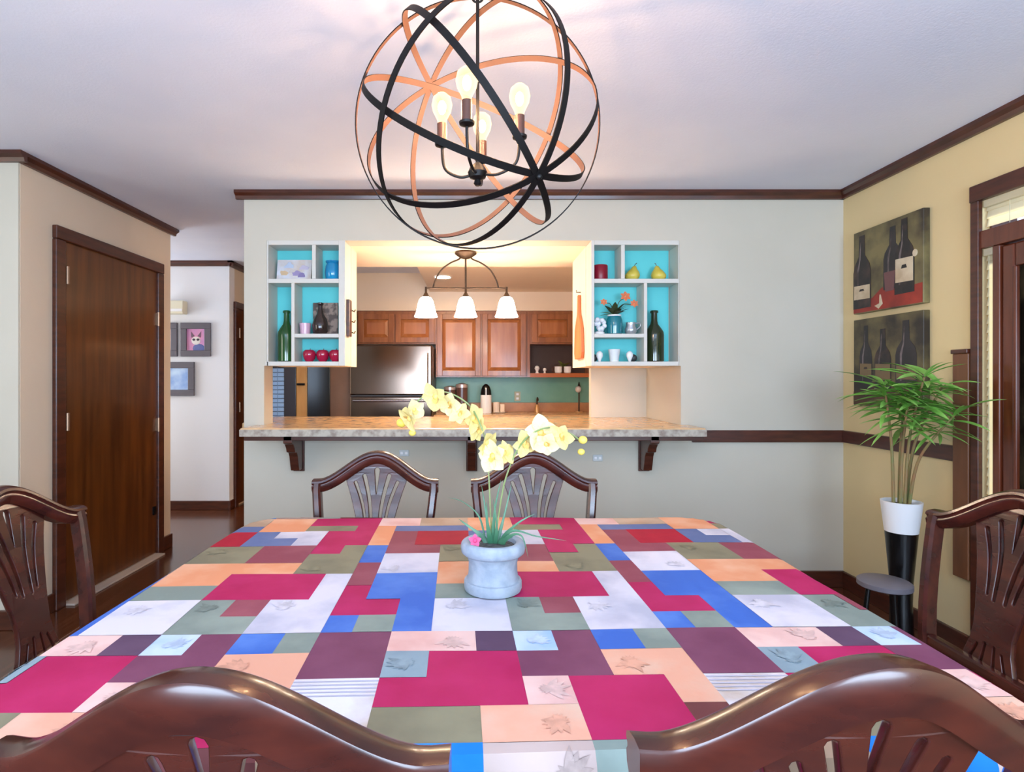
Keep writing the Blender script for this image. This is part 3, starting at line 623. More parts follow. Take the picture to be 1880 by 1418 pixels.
# ---------------------------------------------------------------- right wall: glazed door with blinds
d3 = empty('door_3', (XR, (DZ0+DZ1)/2, 0)); struct(d3, 'reddish wood glazed door with transom and cream blinds in the right wall')
def rb(name, x0, x1, y0, y1, z0, z1, m=REDW, par=None, bev=.005): return obj(name, MB().box(x0, x1, y0, y1, z0, z1), m, par or d3, bevel=bev, world=True)
rb('door_casing', XR-.025, XR, DZ1-.005, DZ1+.035, 0, DH+.055, TRIM)
rb('door_casing', XR-.025, XR, DZ0-.055, DZ0+.005, 0, DH+.055, TRIM)
rb('door_head_casing', XR-.03, XR, DZ0-.055, DZ1+.035, DH-.02, DH+.055, TRIM)
rb('transom_bar', XR-.015, XR+.12, DZ0, DZ1, 1.865, 1.945, REDW)
rb('jamb_post', XR+.03, XR+.15, DZ1-.012, DZ1-.002, 0, DH-.02, TRIM)
rb('mullion_post', XR-.01, XR+.12, 2.452, 2.485, 0, 1.865, REDW)
CRS = bpy.data.materials.new('cream_slat'); CRS.use_nodes = True; MATS['cream_slat'] = CRS
b = CRS.node_tree.nodes['Principled BSDF']; b.inputs['Base Color'].default_value = (*lin((242, 236, 212)), 1); b.inputs['Roughness'].default_value = .5
tr = CRS.node_tree.nodes.new('ShaderNodeBsdfTranslucent'); tr.inputs[0].default_value = (*lin((244, 238, 216)), 1)
mx = CRS.node_tree.nodes.new('ShaderNodeMixShader'); mx.inputs[0].default_value = .6
CRS.node_tree.links.new(b.outputs[0], mx.inputs[1]); CRS.node_tree.links.new(tr.outputs[0], mx.inputs[2])
CRS.node_tree.links.new(mx.outputs[0], CRS.node_tree.nodes['Material Output'].inputs[0])
def blind(name, y0, y1, z0, z1, step, label, x):
    t = empty(name, (x, (y0+y1)/2, z1)); tag(t, label, 'blind', 'cream blinds of the glazed door')
    n = int((z1-z0)/step)
    for k in range(n):
        z = z1-step*(k+.5)
        obj('slat', MB().add(
            [(x-.006, y0, z-step*.56), (x-.004, y0, z-step*.56), (x+.006, y0, z+step*.56), (x+.004, y0, z+step*.56), (x-.006, y1, z-step*.56), (x-.004, y1, z-step*.56), (x+.006, y1, z+step*.56), (x+.004, y1, z+step*.56)],
            [(0, 1, 2, 3), (7, 6, 5, 4), (0, 4, 5, 1), (1, 5, 6, 2), (2, 6, 7, 3), (3, 7, 4, 0)]), CRS, t, world=True)
    obj('headrail', MB().box(x-.02, x+.02, y0, y1, z1-.02, z1+.012), CRS, t, bevel=.003, world=True)
    for yy in ((y0+.15, y1-.12) if y1-y0 > .4 else ((y0+y1)/2,)):
        obj('ladder_cord', MB().tube([(x-.014, yy, z0), (x-.014, yy, z1)], .0012, 6), MATS['beige_plate'], t, world=True)
blind('slatted_blind', DZ0+.03, DZ1-.014, 1.95, DH-.033, .035, 'cream slatted blind in the transom above the glazed door', XR+.012)
blind('slatted_blind', 2.487, DZ1-.014, .45, 1.85, .04, 'narrow tall cream slatted blind beside the glazed door', XR+.012)
rb('sidelight_panel', XR, XR+.09, 2.486, DZ1-.012, 0, .43)
# door leaf with dark glass
lf = obj('door_leaf', MB().box(XR, XR+.045, 2.392, 2.45, .02, 1.86).box(XR, XR+.045, .75, .87, .02, 1.86).box(XR, XR+.045, .87, 2.392, 1.76, 1.86).box(XR, XR+.045, .87, 2.392, .02, .5), REDW, d3, bevel=.008, world=True)
obj('door_glass', MB().box(XR+.02, XR+.03, .87, 2.392, .5, 1.76), mat('dark_glass', (26, 22, 16), .06, c2=(62, 54, 38), scale=5, contrast=(.45, .62), coat=.3, detail=8), d3, world=True)
rb('glass_bead', XR-.008, XR+.012, 2.378, 2.394, .5, 1.76)
rb('door_post', XR+.02, XR+.12, DZ0, .74, 0, 1.865, REDW)
t = empty('brown_strip', (XR, 2.63, .36)); tag(t, 'narrow raised brown strip on the tan wall beside the glazed door', 'panel')  # upright brown strip with a thin darker cap
obj('strip_body', MB().box(XR-.03, XR-.001, 2.584, 2.668, .36, 1.40), mat('brown_panel', (104, 62, 36), .4, c2=(122, 76, 46), scale=5, stretch=(3, 3, .5)), t, bevel=.004, world=True)
obj('strip_cap', MB().box(XR-.036, XR-.001, 2.584, 2.672, 1.40, 1.42), TRIM, t, bevel=.003, world=True)

# ---------------------------------------------------------------- dining table and patchwork cloth
TX0, TX1, TY0, TY1, TH = -.81, .88, .80, 2.12, .76
RC = .12
def rrect(x0, x1, y0, y1, r, n=6):
    out = []
    for cx, cy, a0 in ((x1-r, y1-r, 0), (x0+r, y1-r, PI/2), (x0+r, y0+r, PI), (x1-r, y0+r, 1.5*PI)):
        for k in range(n+1): a = a0+PI/2*k/n; out.append((cx+r*math.cos(a), cy+r*math.sin(a)))
    return out
t = empty('dining_table', ((TX0+TX1)/2, (TY0+TY1)/2, 0)); tag(t, 'large dark wood dining table under the patchwork cloth', 'table')
obj('table_top', MB().prism(rrect(TX0+.004, TX1-.004, TY0+.004, TY1-.004, RC), TH-.035, TH-.004), CHAIRM, t, world=True)
obj('table_apron', MB().box(TX0+.12, TX1-.12, TY0+.30, TY1-.30, TH-.12, TH-.036), CHAIRM, t, world=True)
cx, cy = (TX0+TX1)/2, (TY0+TY1)/2
obj('pedestal', MB().lathe([(.16, .06), (.12, .12), (.07, .2), (.1, .35), (.07, .5), (.14, TH-.12)], 24, (cx, cy, 0)), CHAIRM, t, True, world=True)
for k in range(4):
    a = PI/4+k*PI/2; dx, dy = math.cos(a), math.sin(a)
    obj('foot', MB().tube(smooth_path([(cx+dx*.08, cy+dy*.08, .2), (cx+dx*.22, cy+dy*.22, .12), (cx+dx*.36, cy+dy*.36, .03)], 4), [.045]*4+[.04]*4+[.03]), CHAIRM, t, True, world=True)

ANG = math.radians(1.6); CA, SA = math.cos(ANG), math.sin(ANG)
cols = [-.32, -.256, -.175, -.094, -.004, .073, .153, .234, .322, .392]; PU = .712
rows = [2.12, 2.01, 1.94, 1.86, 1.775, 1.69, 1.61, 1.52, 1.435, 1.342, 1.25, 1.165, 1.08, .985, .898, .807, .72]; PV = 1.40
G = ['PW PW T1 T1 O3 O3 R1 R1 R1', 'O2 B5 B5 B5 O3 O3 G7 G7 R1', 'O2 MV R2 R2 B6 W3 W2 R1 R1', 'O2 MV R2 R2 B6 B6 W2 R1 R1',
     'bb MV MV L2 L2 P3 P3 R1 G6', 'bb WH WH L2 L2 P3 P3 G6 G6', 'P1 WH WH O1 O1 O1 O1 G6 G6', 'P1 B1 B1 O1 O1 M1 M1 M1 W1',
     'M2 B1 B1 G5 G5 M1 M1 M1 W1', 'M2 M2 B1 WF WF G4 P2 W1 W1', 'B2 G1 B1 WF WF G4 G4 W1 W1', 'PP PP PK PK DP LB PR B3 G2',
     'PP PP G3 M4 M4 PR PR PE PE', 'WS WS M4 M4 M4 WB M3 M3 PE', 'WS WS OL OL PL PL M3 M3 BR', 'TN TN B4 B4 WQ WQ G8 BR BR']
G = [g.split() for g in G]
for r in range(16): assert len(G[r]) == 9
CLR = dict(crimson=((174, 28, 84), (188, 42, 100)), red=((176, 26, 52), (160, 22, 50)), blue=((62, 104, 190), (86, 128, 206)), slate=((96, 112, 156), (110, 124, 166)), white=((216, 212, 222), (182, 182, 198)),
           pink=((232, 196, 188), (216, 168, 160)), orange=((224, 152, 112), (230, 176, 142)), peach=((226, 168, 142), (220, 186, 164)), purple=((116, 62, 88), (130, 76, 102)), mauve=((142, 70, 84), (154, 84, 96)),
           dkpurple=((92, 68, 92), (106, 80, 104)), olive=((140, 134, 108), (124, 118, 96)), sage=((128, 140, 132), (146, 158, 148)), steelb=((140, 160, 170), (126, 146, 158)), tan=((176, 150, 126), (196, 172, 150)),
           lightblue=((196, 214, 238), (150, 184, 226)), brown=((110, 60, 60), (122, 72, 70)), stripe=((226, 224, 234), (190, 170, 150)), gblue=((20, 112, 206), (40, 130, 220)), pinkwhite=((186, 164, 156), (168, 146, 140)))
PC = dict(PW='pink', T1='tan', O3='orange', R1='crimson', O2='orange', B5='slate', G7='olive', MV='mauve', R2='red', B6='slate', W3='white', W2='white', bb='blue', L2='olive', P3='mauve', G6='olive', P1='mauve', WH='white', O1='orange',
          B1='blue', M1='crimson', W1='white', M2='crimson', G5='sage', WF='white', G4='sage', P2='mauve', B2='blue', G1='sage', PP='purple', PK='pink', DP='dkpurple', LB='lightblue', PR='purple', B3='blue', G2='sage', G3='steelb',
          M4='crimson', PE='peach', WS='stripe', WB='pink', M3='crimson', OL='olive', PL='peach', BR='brown', TN='tan', B4='gblue', G8='sage', WQ='pinkwhite')
def cloth_mat(k):
    a, b = CLR[k]
    soft = k in ('crimson', 'red', 'purple')
    return mat('patch_'+k, a, .8, c2=b, scale=10 if soft else 7, detail=6, contrast=(.35, .75) if soft else (.45, .68), bump=.12, bscale=22, spec=.25)
ux0, ux1, uy0, uy1 = TX0-.2, TX1+.2, TY0-.2, TY1+.2
def drape(u, v, lift):
    w = v-1.4; x = u*CA-w*SA; y = 1.4+u*SA+w*CA
    qx = min(max(x, TX0+RC), TX1-RC); qy = min(max(y, TY0+RC), TY1-RC)
    dx, dy = x-qx, y-qy; e = math.hypot(dx, dy)
    z0 = TH+lift+.0012*math.sin(9*x+3*y)*math.sin(7*y-2*x)
    if e <= RC: return (x, y, z0)
    nx, ny = dx/e, dy/e; s = e-RC; rho = .014; th = min(s/rho, PI/2)
    drop = max(0, s-rho*PI/2); ang = math.atan2(ny, nx)
    per = (qx-qy)*9+ang*3
    out = RC+rho*math.sin(th)+drop*.10+drop*.07*math.sin(per*2.1)+lift*math.sin(th)
    return (qx+nx*out, qy+ny*out, TH-rho+rho*math.cos(th)-drop+lift*math.cos(th))
def grid_lines(lines, per, lo, hi, rev=False):
    out = []
    n = len(lines)-1
    for k in range(-3, 4):
        for i in range(n):
            a, b = (lines[i]+k*per, lines[i+1]+k*per)
            a, b = min(a, b), max(a, b)
            a2, b2 = max(a, lo), min(b, hi)
            if b2-a2 > .004: out.append((a2, b2, i, k))
    return out
UC = grid_lines(cols, PU, ux0, ux1); VC = grid_lines(rows, PV, uy0, uy1)
patches = {}
for a, b, i, k in UC:
    for c_, d_, j, l in VC: patches.setdefault((G[j][i], k, l), []).append((a, b, c_, d_))
bk = MB(); NU, NV = 90, 80
bk.add([drape(ux0+(ux1-ux0)*i/NU, uy0+(uy1-uy0)*j/NV, 0) for j in range(NV+1) for i in range(NU+1)], [(j*(NU+1)+i, j*(NU+1)+i+1, (j+1)*(NU+1)+i+1, (j+1)*(NU+1)+i) for j in range(NV) for i in range(NU)])
cloth = link('tablecloth', bk.mesh('tablecloth', False), mat('cloth_backing', (200, 190, 184), .85), smooth=True)
tag(cloth, 'patchwork tablecloth in crimson, blue, white and peach over the table', 'tablecloth')
for (pid, k, l), cells in patches.items():
    bm = bmesh.new(); lift = random.uniform(.0022, .0034); cache = {}
    for a, b, c_, d_ in cells:
        n = max(2, int((b-a)/.016)); m_ = max(2, int((d_-c_)/.016))
        for j in range(m_):
            for i in range(n):
                q = []
                for (p, s) in ((i, j), (i+1, j), (i+1, j+1), (i, j+1)):
                    u, v = round(a+(b-a)*p/n, 5), round(c_+(d_-c_)*s/m_, 5)
                    if (u, v) not in cache: cache[(u, v)] = bm.verts.new(drape(u, v, lift))
                    q.append(cache[(u, v)])
                bm.faces.new(q)
    bmesh.ops.remove_doubles(bm, verts=bm.verts, dist=.0002)
    me = bpy.data.meshes.new('patch'); bm.to_mesh(me); bm.free()
    po = link('patch', me, cloth_mat(PC[pid]), cloth, smooth=True)
    # printed sprigs and stripes on some patches
    if pid not in ('PL', 'WF', 'G4', 'LB', 'W1', 'WH', 'G3', 'PE', 'PK', 'WB', 'WS', 'G6', 'L2', 'WQ'): continue
    a, b, c_, d_ = max(cells, key=lambda q: (q[1]-q[0])*(q[3]-q[2]))
    wid = min(b-a, d_-c_)
    if wid < .06: continue
    pm = MB(); L3 = lift+.0008
    if pid == 'WS':
        for q in range(5):
            v0 = max(c[3] for c in cells)-.012-.011*q
            u0, u1 = min(c[0] for c in cells), max(c[1] for c in cells)
            pm.add([drape(u0+(u1-u0)*i/10, v0+e, L3) for i in range(11) for e in (0, .0035)], [(2*i, 2*i+2, 2*i+3, 2*i+1) for i in range(10)])
        link('stripe_print', pm.mesh('stripe_print', False), mat('stripe_ink', (186, 184, 202), .8, spec=.25), po); continue
    uc, vc = (a+b)/2, (c_+d_)/2; rot = random.uniform(0, 6.28)
    for q in range(6):
        an = rot+(q-2.5)*.42; r0, LL, hw = wid*.12, wid*random.uniform(.55, .75), wid*.09
        V = []
        for i in range(7):
            s_ = i/6; h_ = hw*math.sin(PI*s_)
            for e in (-1, 1): V.append(drape(uc+math.cos(an)*(r0+LL*s_-wid*.35)-math.sin(an)*h_*e, vc+math.sin(an)*(r0+LL*s_-wid*.35)+math.cos(an)*h_*e, L3+.0001*q))
        pm.add(V, [(2*i, 2*i+2, 2*i+3, 2*i+1) for i in range(6)])
    ca, cb = CLR[PC[pid]]; k_ = .86
    link('leaf_print', pm.mesh('leaf_print', False), mat('leaf_ink_'+PC[pid], tuple(v*k_ for v in ca), .8, c2=ca, scale=40, spec=.25), po)

# ---------------------------------------------------------------- dining chairs
def ztop(x):
    s = min(1, abs(x)/.235); return .862+.112*(.5*(1+math.cos(PI*s)))**.8
def yback(x, z):
    q = max(0, (z-.46)/.5)
    return -.205-.095*q**1.5-.022*(1-(x/.26)**2)*min(1, q*1.5)
def filled(name, outer, holes, thick):
    cu = bpy.data.curves.new(name, 'CURVE'); cu.dimensions = '2D'; cu.fill_mode = 'BOTH'; cu.extrude = thick/2; cu.bevel_depth = .0022; cu.bevel_resolution = 1
    for loop in [outer]+holes:
        sp = cu.splines.new('POLY'); sp.points.add(len(loop)-1); sp.use_cyclic_u = True
        for p, q in zip(sp.points, loop): p.co = (q[0], q[1], 0, 1)
    o = bpy.data.objects.new(name, cu); COL.objects.link(o)
    dg = bpy.context.evaluated_depsgraph_get(); me = bpy.data.meshes.new_from_object(o.evaluated_get(dg))
    bpy.data.objects.remove(o); return me
def slot(x0, z0, r0, x1, z1, r1, bend=0, n=8):
    L, R = [], []
    for i in range(n+1):
        s = i/n; x = x0+(x1-x0)*s+bend*math.sin(PI*s); z = z0+(z1-z0)*s; r = r0+(r1-r0)*s
        L.append((x-r, z)); R.append((x+r, z))
    top = [(x0+r0*math.cos(a), z0+r0*math.sin(a)) for a in (PI*.25, PI*.5, PI*.75)]
    bot = [(x1+r1*math.cos(a), z1+r1*math.sin(a)) for a in (PI*1.25, PI*1.5, PI*1.75)]
    return R[::-1]+top+L+bot
def make_chair():
    t = empty('dining_chair')
    # crest rail, moulded section swept along the camel-back curve
    prof = [(-.022, -.052), (-.024, -.030), (-.024, -.004), (-.0215, 0), (-.005, .002), (.014, -.001), (.023, -.006), (.025, -.013), (.020, -.019), (.020, -.023), (.024, -.028), (.022, -.042), (.014, -.052)]
    V, F = [], []; n = len(prof); N = 44; hw = .262
    for i in range(N+1):
        x = -hw+2*hw*i/N; z = ztop(x); dz = (ztop(x+.002)-ztop(x-.002))/.004
        tx = 1/math.hypot(1, dz); tz = dz*tx
        for py, pz in prof:
            nx, nz = -tz*pz, tx*pz
            V.append((x+nx if abs(x) < hw-.001 else x, yback(x, z)+py, z+nz))
    for i in range(N):
        for k in range(n): F.append((i*n+k, i*n+(k+1) % n, (i+1)*n+(k+1) % n, (i+1)*n+k))
    F += [tuple(range(n)), tuple(N*n+k for k in range(n))]
    obj('crest_rail', MB().add(V, F), CHAIRM, t, True)
    # stiles running down into the rear legs
    for s in (-1, 1):
        V, F = [], []; zs_ = [0, .15, .3, .42, .5, .58, .66, .74, .82, .85]
        for z in zs_:
            xo = s*(.205+.055*max(0, min(1, (z-.4)/.42))**.8)
            xi = xo-s*.034
            yc = yback(xo, z) if z > .44 else -.205-.07*((.44-z)/.44)**2
            w = .019
            V += [(xo, yc-w, z), (xo, yc+w*.6, z), (xo-s*.008, yc+w, z), (xi+s*.008, yc+w, z), (xi, yc+w*.6, z), (xi, yc-w, z)]
        for i in range(len(zs_)-1):
            for k in range(6): F.append((i*6+k, i*6+(k+1) % 6, (i+1)*6+(k+1) % 6, (i+1)*6+k))
        F += [tuple(range(6)), tuple((len(zs_)-1)*6+k for k in range(6))]
        obj('back_post', MB().add(V, F), CHAIRM, t, True)
    # splat: hourglass with fanned slots
    hwz = [(.470, .088), (.50, .074), (.54, .062), (.58, .058), (.63, .064), (.70, .078), (.76, .094), (.81, .110), (.85, .124), (.875, .132)]
    outer = [(w, z) for z, w in hwz]+[(x, ztop(x)-.030) for x in (.13, .11, .09, .07, .05, .025, 0, -.025, -.05, -.07, -.09, -.11, -.13)]+[(-w, z) for z, w in hwz[::-1]]
    holes = [slot(0, .895, .013, 0, .80, .003)]
    for s in (-1, 1):
        holes += [slot(s*.052, .872, .0105, s*.017, .665, .0075, -s*.008), slot(s*.088, .845, .0095, s*.040, .675, .0065, -s*.008)]
        holes += [slot(s*.014, .545, .006, s*.020, .485, .007), slot(s*.038, .535, .006, s*.056, .485, .007)]
    me = filled('splat', outer, holes, .011)
    for v in me.vertices:
        x, z, th = v.co.x, v.co.y, v.co.z
        v.co = (x, yback(x, z)-.012+th, z)
    link('splat', me, CHAIRM, t)
    # seat, rails and front legs
    seat = [(-.215, -.19), (.215, -.19), (.255, .2), (.24, .225), (-.24, .225), (-.255, .2)]
    obj('seat', MB().prism(seat, .435, .468), mat('seat_pad', (112, 62, 28), .5, c2=(92, 48, 24), scale=8), t, bevel=.01)
    obj('seat_rail', MB().prism([(x*.97, y*.97) for x, y in seat], .375, .434), CHAIRM, t, bevel=.004)
    obj('lower_back_rail', MB().box(-.185, .185, -.222, -.192, .455, .495), CHAIRM, t, bevel=.006)
    for s in (-1, 1):
        obj('front_leg', MB().add([(s*.245-.02, .175, .375), (s*.245+.02-.04*(s > 0)*0, .175, .375), (s*.245+.02, .215, .375), (s*.245-.02, .215, .375), (s*.24-.014, .182, 0), (s*.24+.014, .182, 0), (s*.24+.014, .21, 0), (s*.24-.014, .21, 0)],
            [(0, 1, 2, 3), (7, 6, 5, 4), (0, 4, 5, 1), (1, 5, 6, 2), (2, 6, 7, 3), (3, 7, 4, 0)]), CHAIRM, t, bevel=.004)
        obj('side_stretcher', MB().box(s*.225-.009, s*.225+.009, -.2, .19, .14, .165), CHAIRM, t, bevel=.003)
    obj('cross_stretcher', MB().box(-.22, .22, -.01, .01, .142, .163), CHAIRM, t, bevel=.003)
    return t
chair = make_chair()
PKY = yback(0, .974)          # local y of the crest peak
def place(o, x, y, rz, label):
    # (x, y): world position of the crest peak
    c_, s_ = math.cos(rz), math.sin(rz)
    o.location = (x-(-s_*PKY), y-(c_*PKY), 0); o.rotation_euler = (0, 0, rz)
    tag(o, label, 'chair', 'mahogany dining chairs round the table')
spots = [(-.41, 2.42, PI, 'dark wood chair at the far side of the table, left of the orchid'),
         (.25, 2.42, PI, 'dark wood chair at the far side of the table, behind the orchid'),
         (-.29, .592, -.03, 'large near dark wood chair back at the bottom left, reddish highlights'),
         (.45, .622, .05, 'large near dark wood chair back at the bottom right corner'),
         (-1.355, 1.62, -PI/2+.03, 'dark wood chair at the left end of the table before the brown door'),
         (1.525, 1.56, PI/2-.02, 'dark wood chair at the right end of the table near the palm')]
for i, (x, y, rz, lb) in enumerate(spots):
    o = chair if i == 0 else copy_tree(chair)
    place(o, x, y, rz, lb)

# ---------------------------------------------------------------- orchid
OYd = 1.394
t = empty('potted_orchid', (wx(905, OYd), OYd, TH+.004)); tag(t, 'yellow orchid in a pale blue stone pot on the tablecloth', 'potted plant')
def op(px, py, dy=0):
    d = OYd+dy; return Vector((wx(px, d)-t.location.x, dy, wz(py, d)-t.location.z))
POT = mat('blue_stone', (146, 158, 172), .75, c2=(166, 176, 188), scale=40, bump=.15, bscale=60)
obj('pot', MB().lathe([(.06, 0), (.069, .002), (.071, .008), (.071, .022), (.069, .026), (.064, .027), (.0625, .030), (.060, .045), (.0595, .068), (.0635, .084), (.066, .088), (.072, .089), (.0775, .094), (.079, .103), (.078, .114), (.074, .119), (.066, .121), (.057, .117), (.054, .105)], 36), POT, t, True)
obj('soil', MB().lathe([(.054, .09), (.054, .108), (.03, .112), (.008, .113)], 24), mat('moss_soil', (54, 46, 44), .9, c2=(90, 92, 90), scale=60, bump=.6, bscale=90), t, True)
STEMM = mat('orchid_stem', (120, 140, 80), .5, c2=(150, 160, 110), scale=20)
OLEAF = mat('orchid_leaf', (52, 104, 74), .4, c2=(96, 140, 108), scale=12)
paths = [[op(903, 1000), op(900, 930), op(897, 868), op(893, 820), op(884, 785), op(862, 745), op(825, 722), op(790, 722), op(762, 742), op(748, 772)],
         [op(908, 1000), op(918, 930), op(928, 880), op(948, 830), op(975, 798), op(1010, 785), op(1045, 795), op(1068, 812)]]
for p in paths: obj('flower_stem', MB().tube(smooth_path(p, 6), .0021, 6), STEMM, t, True)
def blade(pts, w, name='leaf'):
    P_ = smooth_path(pts, 7); V, F = [], []; n = len(P_)
    for i, p in enumerate(P_):
        tt = (P_[min(i+1, n-1)]-P_[max(i-1, 0)]).normalized(); side = tt.cross(Vector((0, -1, .3)))
        if side.length < .05: side = Vector((1, 0, 0))
        side.normalize(); s = i/(n-1); ww = w*(1-s**3)*(.55+.45*math.sin(PI*min(1, s*1.6+.2)))
        V += [p-side*ww, p+Vector((0, -.0012, 0)), p+side*ww]
    for i in range(n-1): F += [(3*i, 3*i+1, 3*i+4, 3*i+3), (3*i+1, 3*i+2, 3*i+5, 3*i+4)]
    me = bpy.data.meshes.new(name); me.from_pydata(V, [], F)
    for q in me.polygons: q.use_smooth = True
    return link(name, me, OLEAF, t)
for pts, w in (([op(900, 1005), op(893, 950, .01), op(884, 890, .02)], .005), ([op(905, 1005), op(908, 940, -.01), op(920, 880, -.01)], .005), ([op(910, 1005), op(925, 950, .01), op(940, 885, .02)], .005),
               ([op(897, 1005), op(885, 985, .01), op(858, 965, .02), op(842, 953, .03)], .007), ([op(893, 1005), op(880, 950, .03), op(850, 922, .05), op(822, 914, .06)], .0025),
               ([op(915, 1005), op(930, 980, -.01), op(955, 958, -.02), op(982, 944, -.02)], .006), ([op(915, 1008), op(935, 985, -.03), op(958, 985, -.05), op(970, 1025, -.06)], .005),
               ([op(912, 1005), op(940, 975, -.02), op(985, 985, -.04), op(1040, 993, -.05)], .004), ([op(902, 1005), op(895, 960, -.02), op(893, 920, -.03)], .006), ([op(908, 1005), op(912, 965, -.02), op(905, 915, -.03)], .005), ([op(916, 1005), op(928, 990, -.02), op(942, 986, -.03)], .009)):
    blade(pts, w)
PETM = mat('orchid_petal', (228, 206, 118), .6, c2=(232, 216, 150), scale=30)
PETM2 = mat('orchid_petal_pale', (230, 220, 164), .6, c2=(230, 214, 144), scale=30)
PETG = mat('orchid_lip', (230, 170, 70), .5, c2=(240, 200, 110), scale=30)
pet = leafmesh('petal', 1, .43, .12, .3, 8); pet.materials.append(PETM)
pet2 = leafmesh('petal', 1, .46, .12, .3, 8); pet2.materials.append(PETM2)
flowers = [(752, 768, .030, 3.4, 0), (760, 752, .026, .4, 1), (800, 728, .035, .3, 0), (826, 742, .030, .9, 1), (845, 762, .026, 2.2, 0), (868, 768, .034, .4, 0), (880, 792, .028, 2.5, 0), (893, 812, .032, .7, 0), (905, 838, .036, .2, 1), (925, 832, .030, 1.2, 0),
           (962, 812, .034, .5, 0), (992, 795, .040, .1, 1), (1003, 815, .028, 2.0, 1), (1032, 800, .030, .8, 0)]
for px, py, sz, ro, pal in flowers:
    sz *= 1.15
    dy = random.uniform(-.035, .02); c0 = op(px, py, dy)
    fl = obj('flower', MB().sphere((0, 0, 0), sz*.2, 10, 6, (1, 1, 1.2)), PETG, t, True, loc=c0)
    face_ = Matrix.Rotation(random.uniform(-1.0, 1.0), 4, 'Z') @ Matrix.Rotation(PI/2+random.uniform(-.5, .5), 4, 'X')
    for k in range(5):
        p_ = link('petal', pet2 if pal else pet, None, fl)
        p_.matrix_local = face_ @ Matrix.Rotation(ro+2*PI*k/5, 4, 'Z') @ Matrix.Rotation(.25, 4, 'X') @ Matrix.Scale(sz*(1.05 if k in (0, 2, 3) else .92), 4)
    lp = link('lip', pet, None, fl); lp.material_slots[0].link = 'OBJECT'; lp.material_slots[0].material = PETG
    lp.matrix_local = face_ @ Matrix.Rotation(ro+PI, 4, 'Z') @ Matrix.Rotation(.9, 4, 'X') @ Matrix.Scale(sz*.5, 4)
for px, py, r in ((737, 777, .011), (1070, 808, .010), (1067, 830, .008), (757, 795, .008)):
    obj('bud', MB().sphere(op(px, py), r, 12, 8, (1.15, 1, 1)), mat('orchid_bud', (216, 190, 70), .5, c2=(232, 210, 100), scale=30), t, True)
fl = obj('pink_flower', MB().sphere(op(872, 993, -.035), .006, 10, 6), mat('pink_bloom', (216, 70, 120), .5), t, True)
pk = leafmesh('petal_pink', 1, .4, .3); pk.materials.append(MATS['pink_bloom'])
for k in range(5):
    p_ = link('petal', pk, None, fl); p_.matrix_local = Matrix.Translation(op(872, 993, -.035)) @ Matrix.Rotation(PI/2.4, 4, 'X') @ Matrix.Rotation(2*PI*k/5, 4, 'Z') @ Matrix.Rotation(.5, 4, 'X') @ Matrix.Scale(.016, 4)

# ---------------------------------------------------------------- palm in black and white planter on a low stool
PLY, PLX = 2.75, 2.075
t = empty('round_stool', (1.885, 2.6, 0)); tag(t, 'low round stool with grey top beside the palm planter', 'stool')
obj('stool_top', MB().lathe([(.095, .325), (.108, .332), (.108, .352), (.1, .358)], 36), mat('grey_stool', (116, 112, 120), .5), t, True)
for k in range(3):
    a = 2*PI*k/3+.5; obj('stool_leg', MB().tube([(.06*math.cos(a), .06*math.sin(a), .33), (.09*math.cos(a), .09*math.sin(a), 0)], .011, 10), BLACK, t, True)
z0 = 0
t = empty('potted_palm', (PLX, PLY, z0)); tag(t, 'leafy green palm in a tall black planter with white band', 'potted plant')
zr = wz(920, PLY)-z0; zw = wz(976, PLY)-z0
obj('planter', MB().lathe([(.05, 0), (.052, .01), (.045, .2), (.048, .3), (.068, zw)], 28), BLACK, t, True)
obj('white_band', MB().lathe([(.069, zw), (.086, zr), (.078, zr), (.075, zr-.02)], 28), mat('white_band', (240, 240, 240), .35), t, True)
obj('soil', MB().lathe([(.074, zr-.04), (.074, zr-.02)], 20), MATS['moss_soil'], t)
STK = mat('palm_stem', (150, 108, 72), .6, c2=(120, 128, 72), scale=12)
FRND = mat('palm_leaf', (104, 164, 58), .45, c2=(146, 196, 98), scale=10)
lf_ = leafmesh('palm_leaf', .2, .0145, .28, .35, 7); lf_.materials.append(FRND)
random.seed(21)
for dx, dy, tx, ty, h in ((-.03, .01, -.11, -.04, .56), (.0, -.02, .0, -.14, .60), (.03, .01, .10, -.12, .56), (.012, .03, .03, .02, .50), (-.012, -.01, -.04, -.09, .46), (.02, -.02, .08, -.22, .44)):
    st = smooth_path([(dx, dy, zr-.03), (dx+.25*(tx-dx), dy+.25*(ty-dy), zr+h*.5), (tx, ty, zr+h)], 8)
    obj('stem', MB().tube(st, [.008-.004*i/len(st) for i in range(len(st))], 8), STK, t, True)
    for lvl in range(5):
        i = len(st)-1-lvl; base = st[i]
        for k in range(6):
            a = k*2*PI/6+lvl*.5+random.uniform(-.3, .3); el = random.uniform(.0, .75)-lvl*.1
            d = Vector((-math.sin(a), math.cos(a)))
            L = random.uniform(.75, 1.15)
            wxx = PLX+base.x+d.x*.205*L
            if wxx > XR-.055: L *= max(.25, (XR-.06-PLX-base.x)/(wxx-PLX-base.x))
            o = link('leaf', lf_, None, t)
            o.matrix_local = Matrix.Translation(base) @ Matrix.Rotation(a, 4, 'Z') @ Matrix.Rotation(el, 4, 'X') @ Matrix.Rotation(random.uniform(-.4, .4), 4, 'Y') @ Matrix.Scale(L, 4)

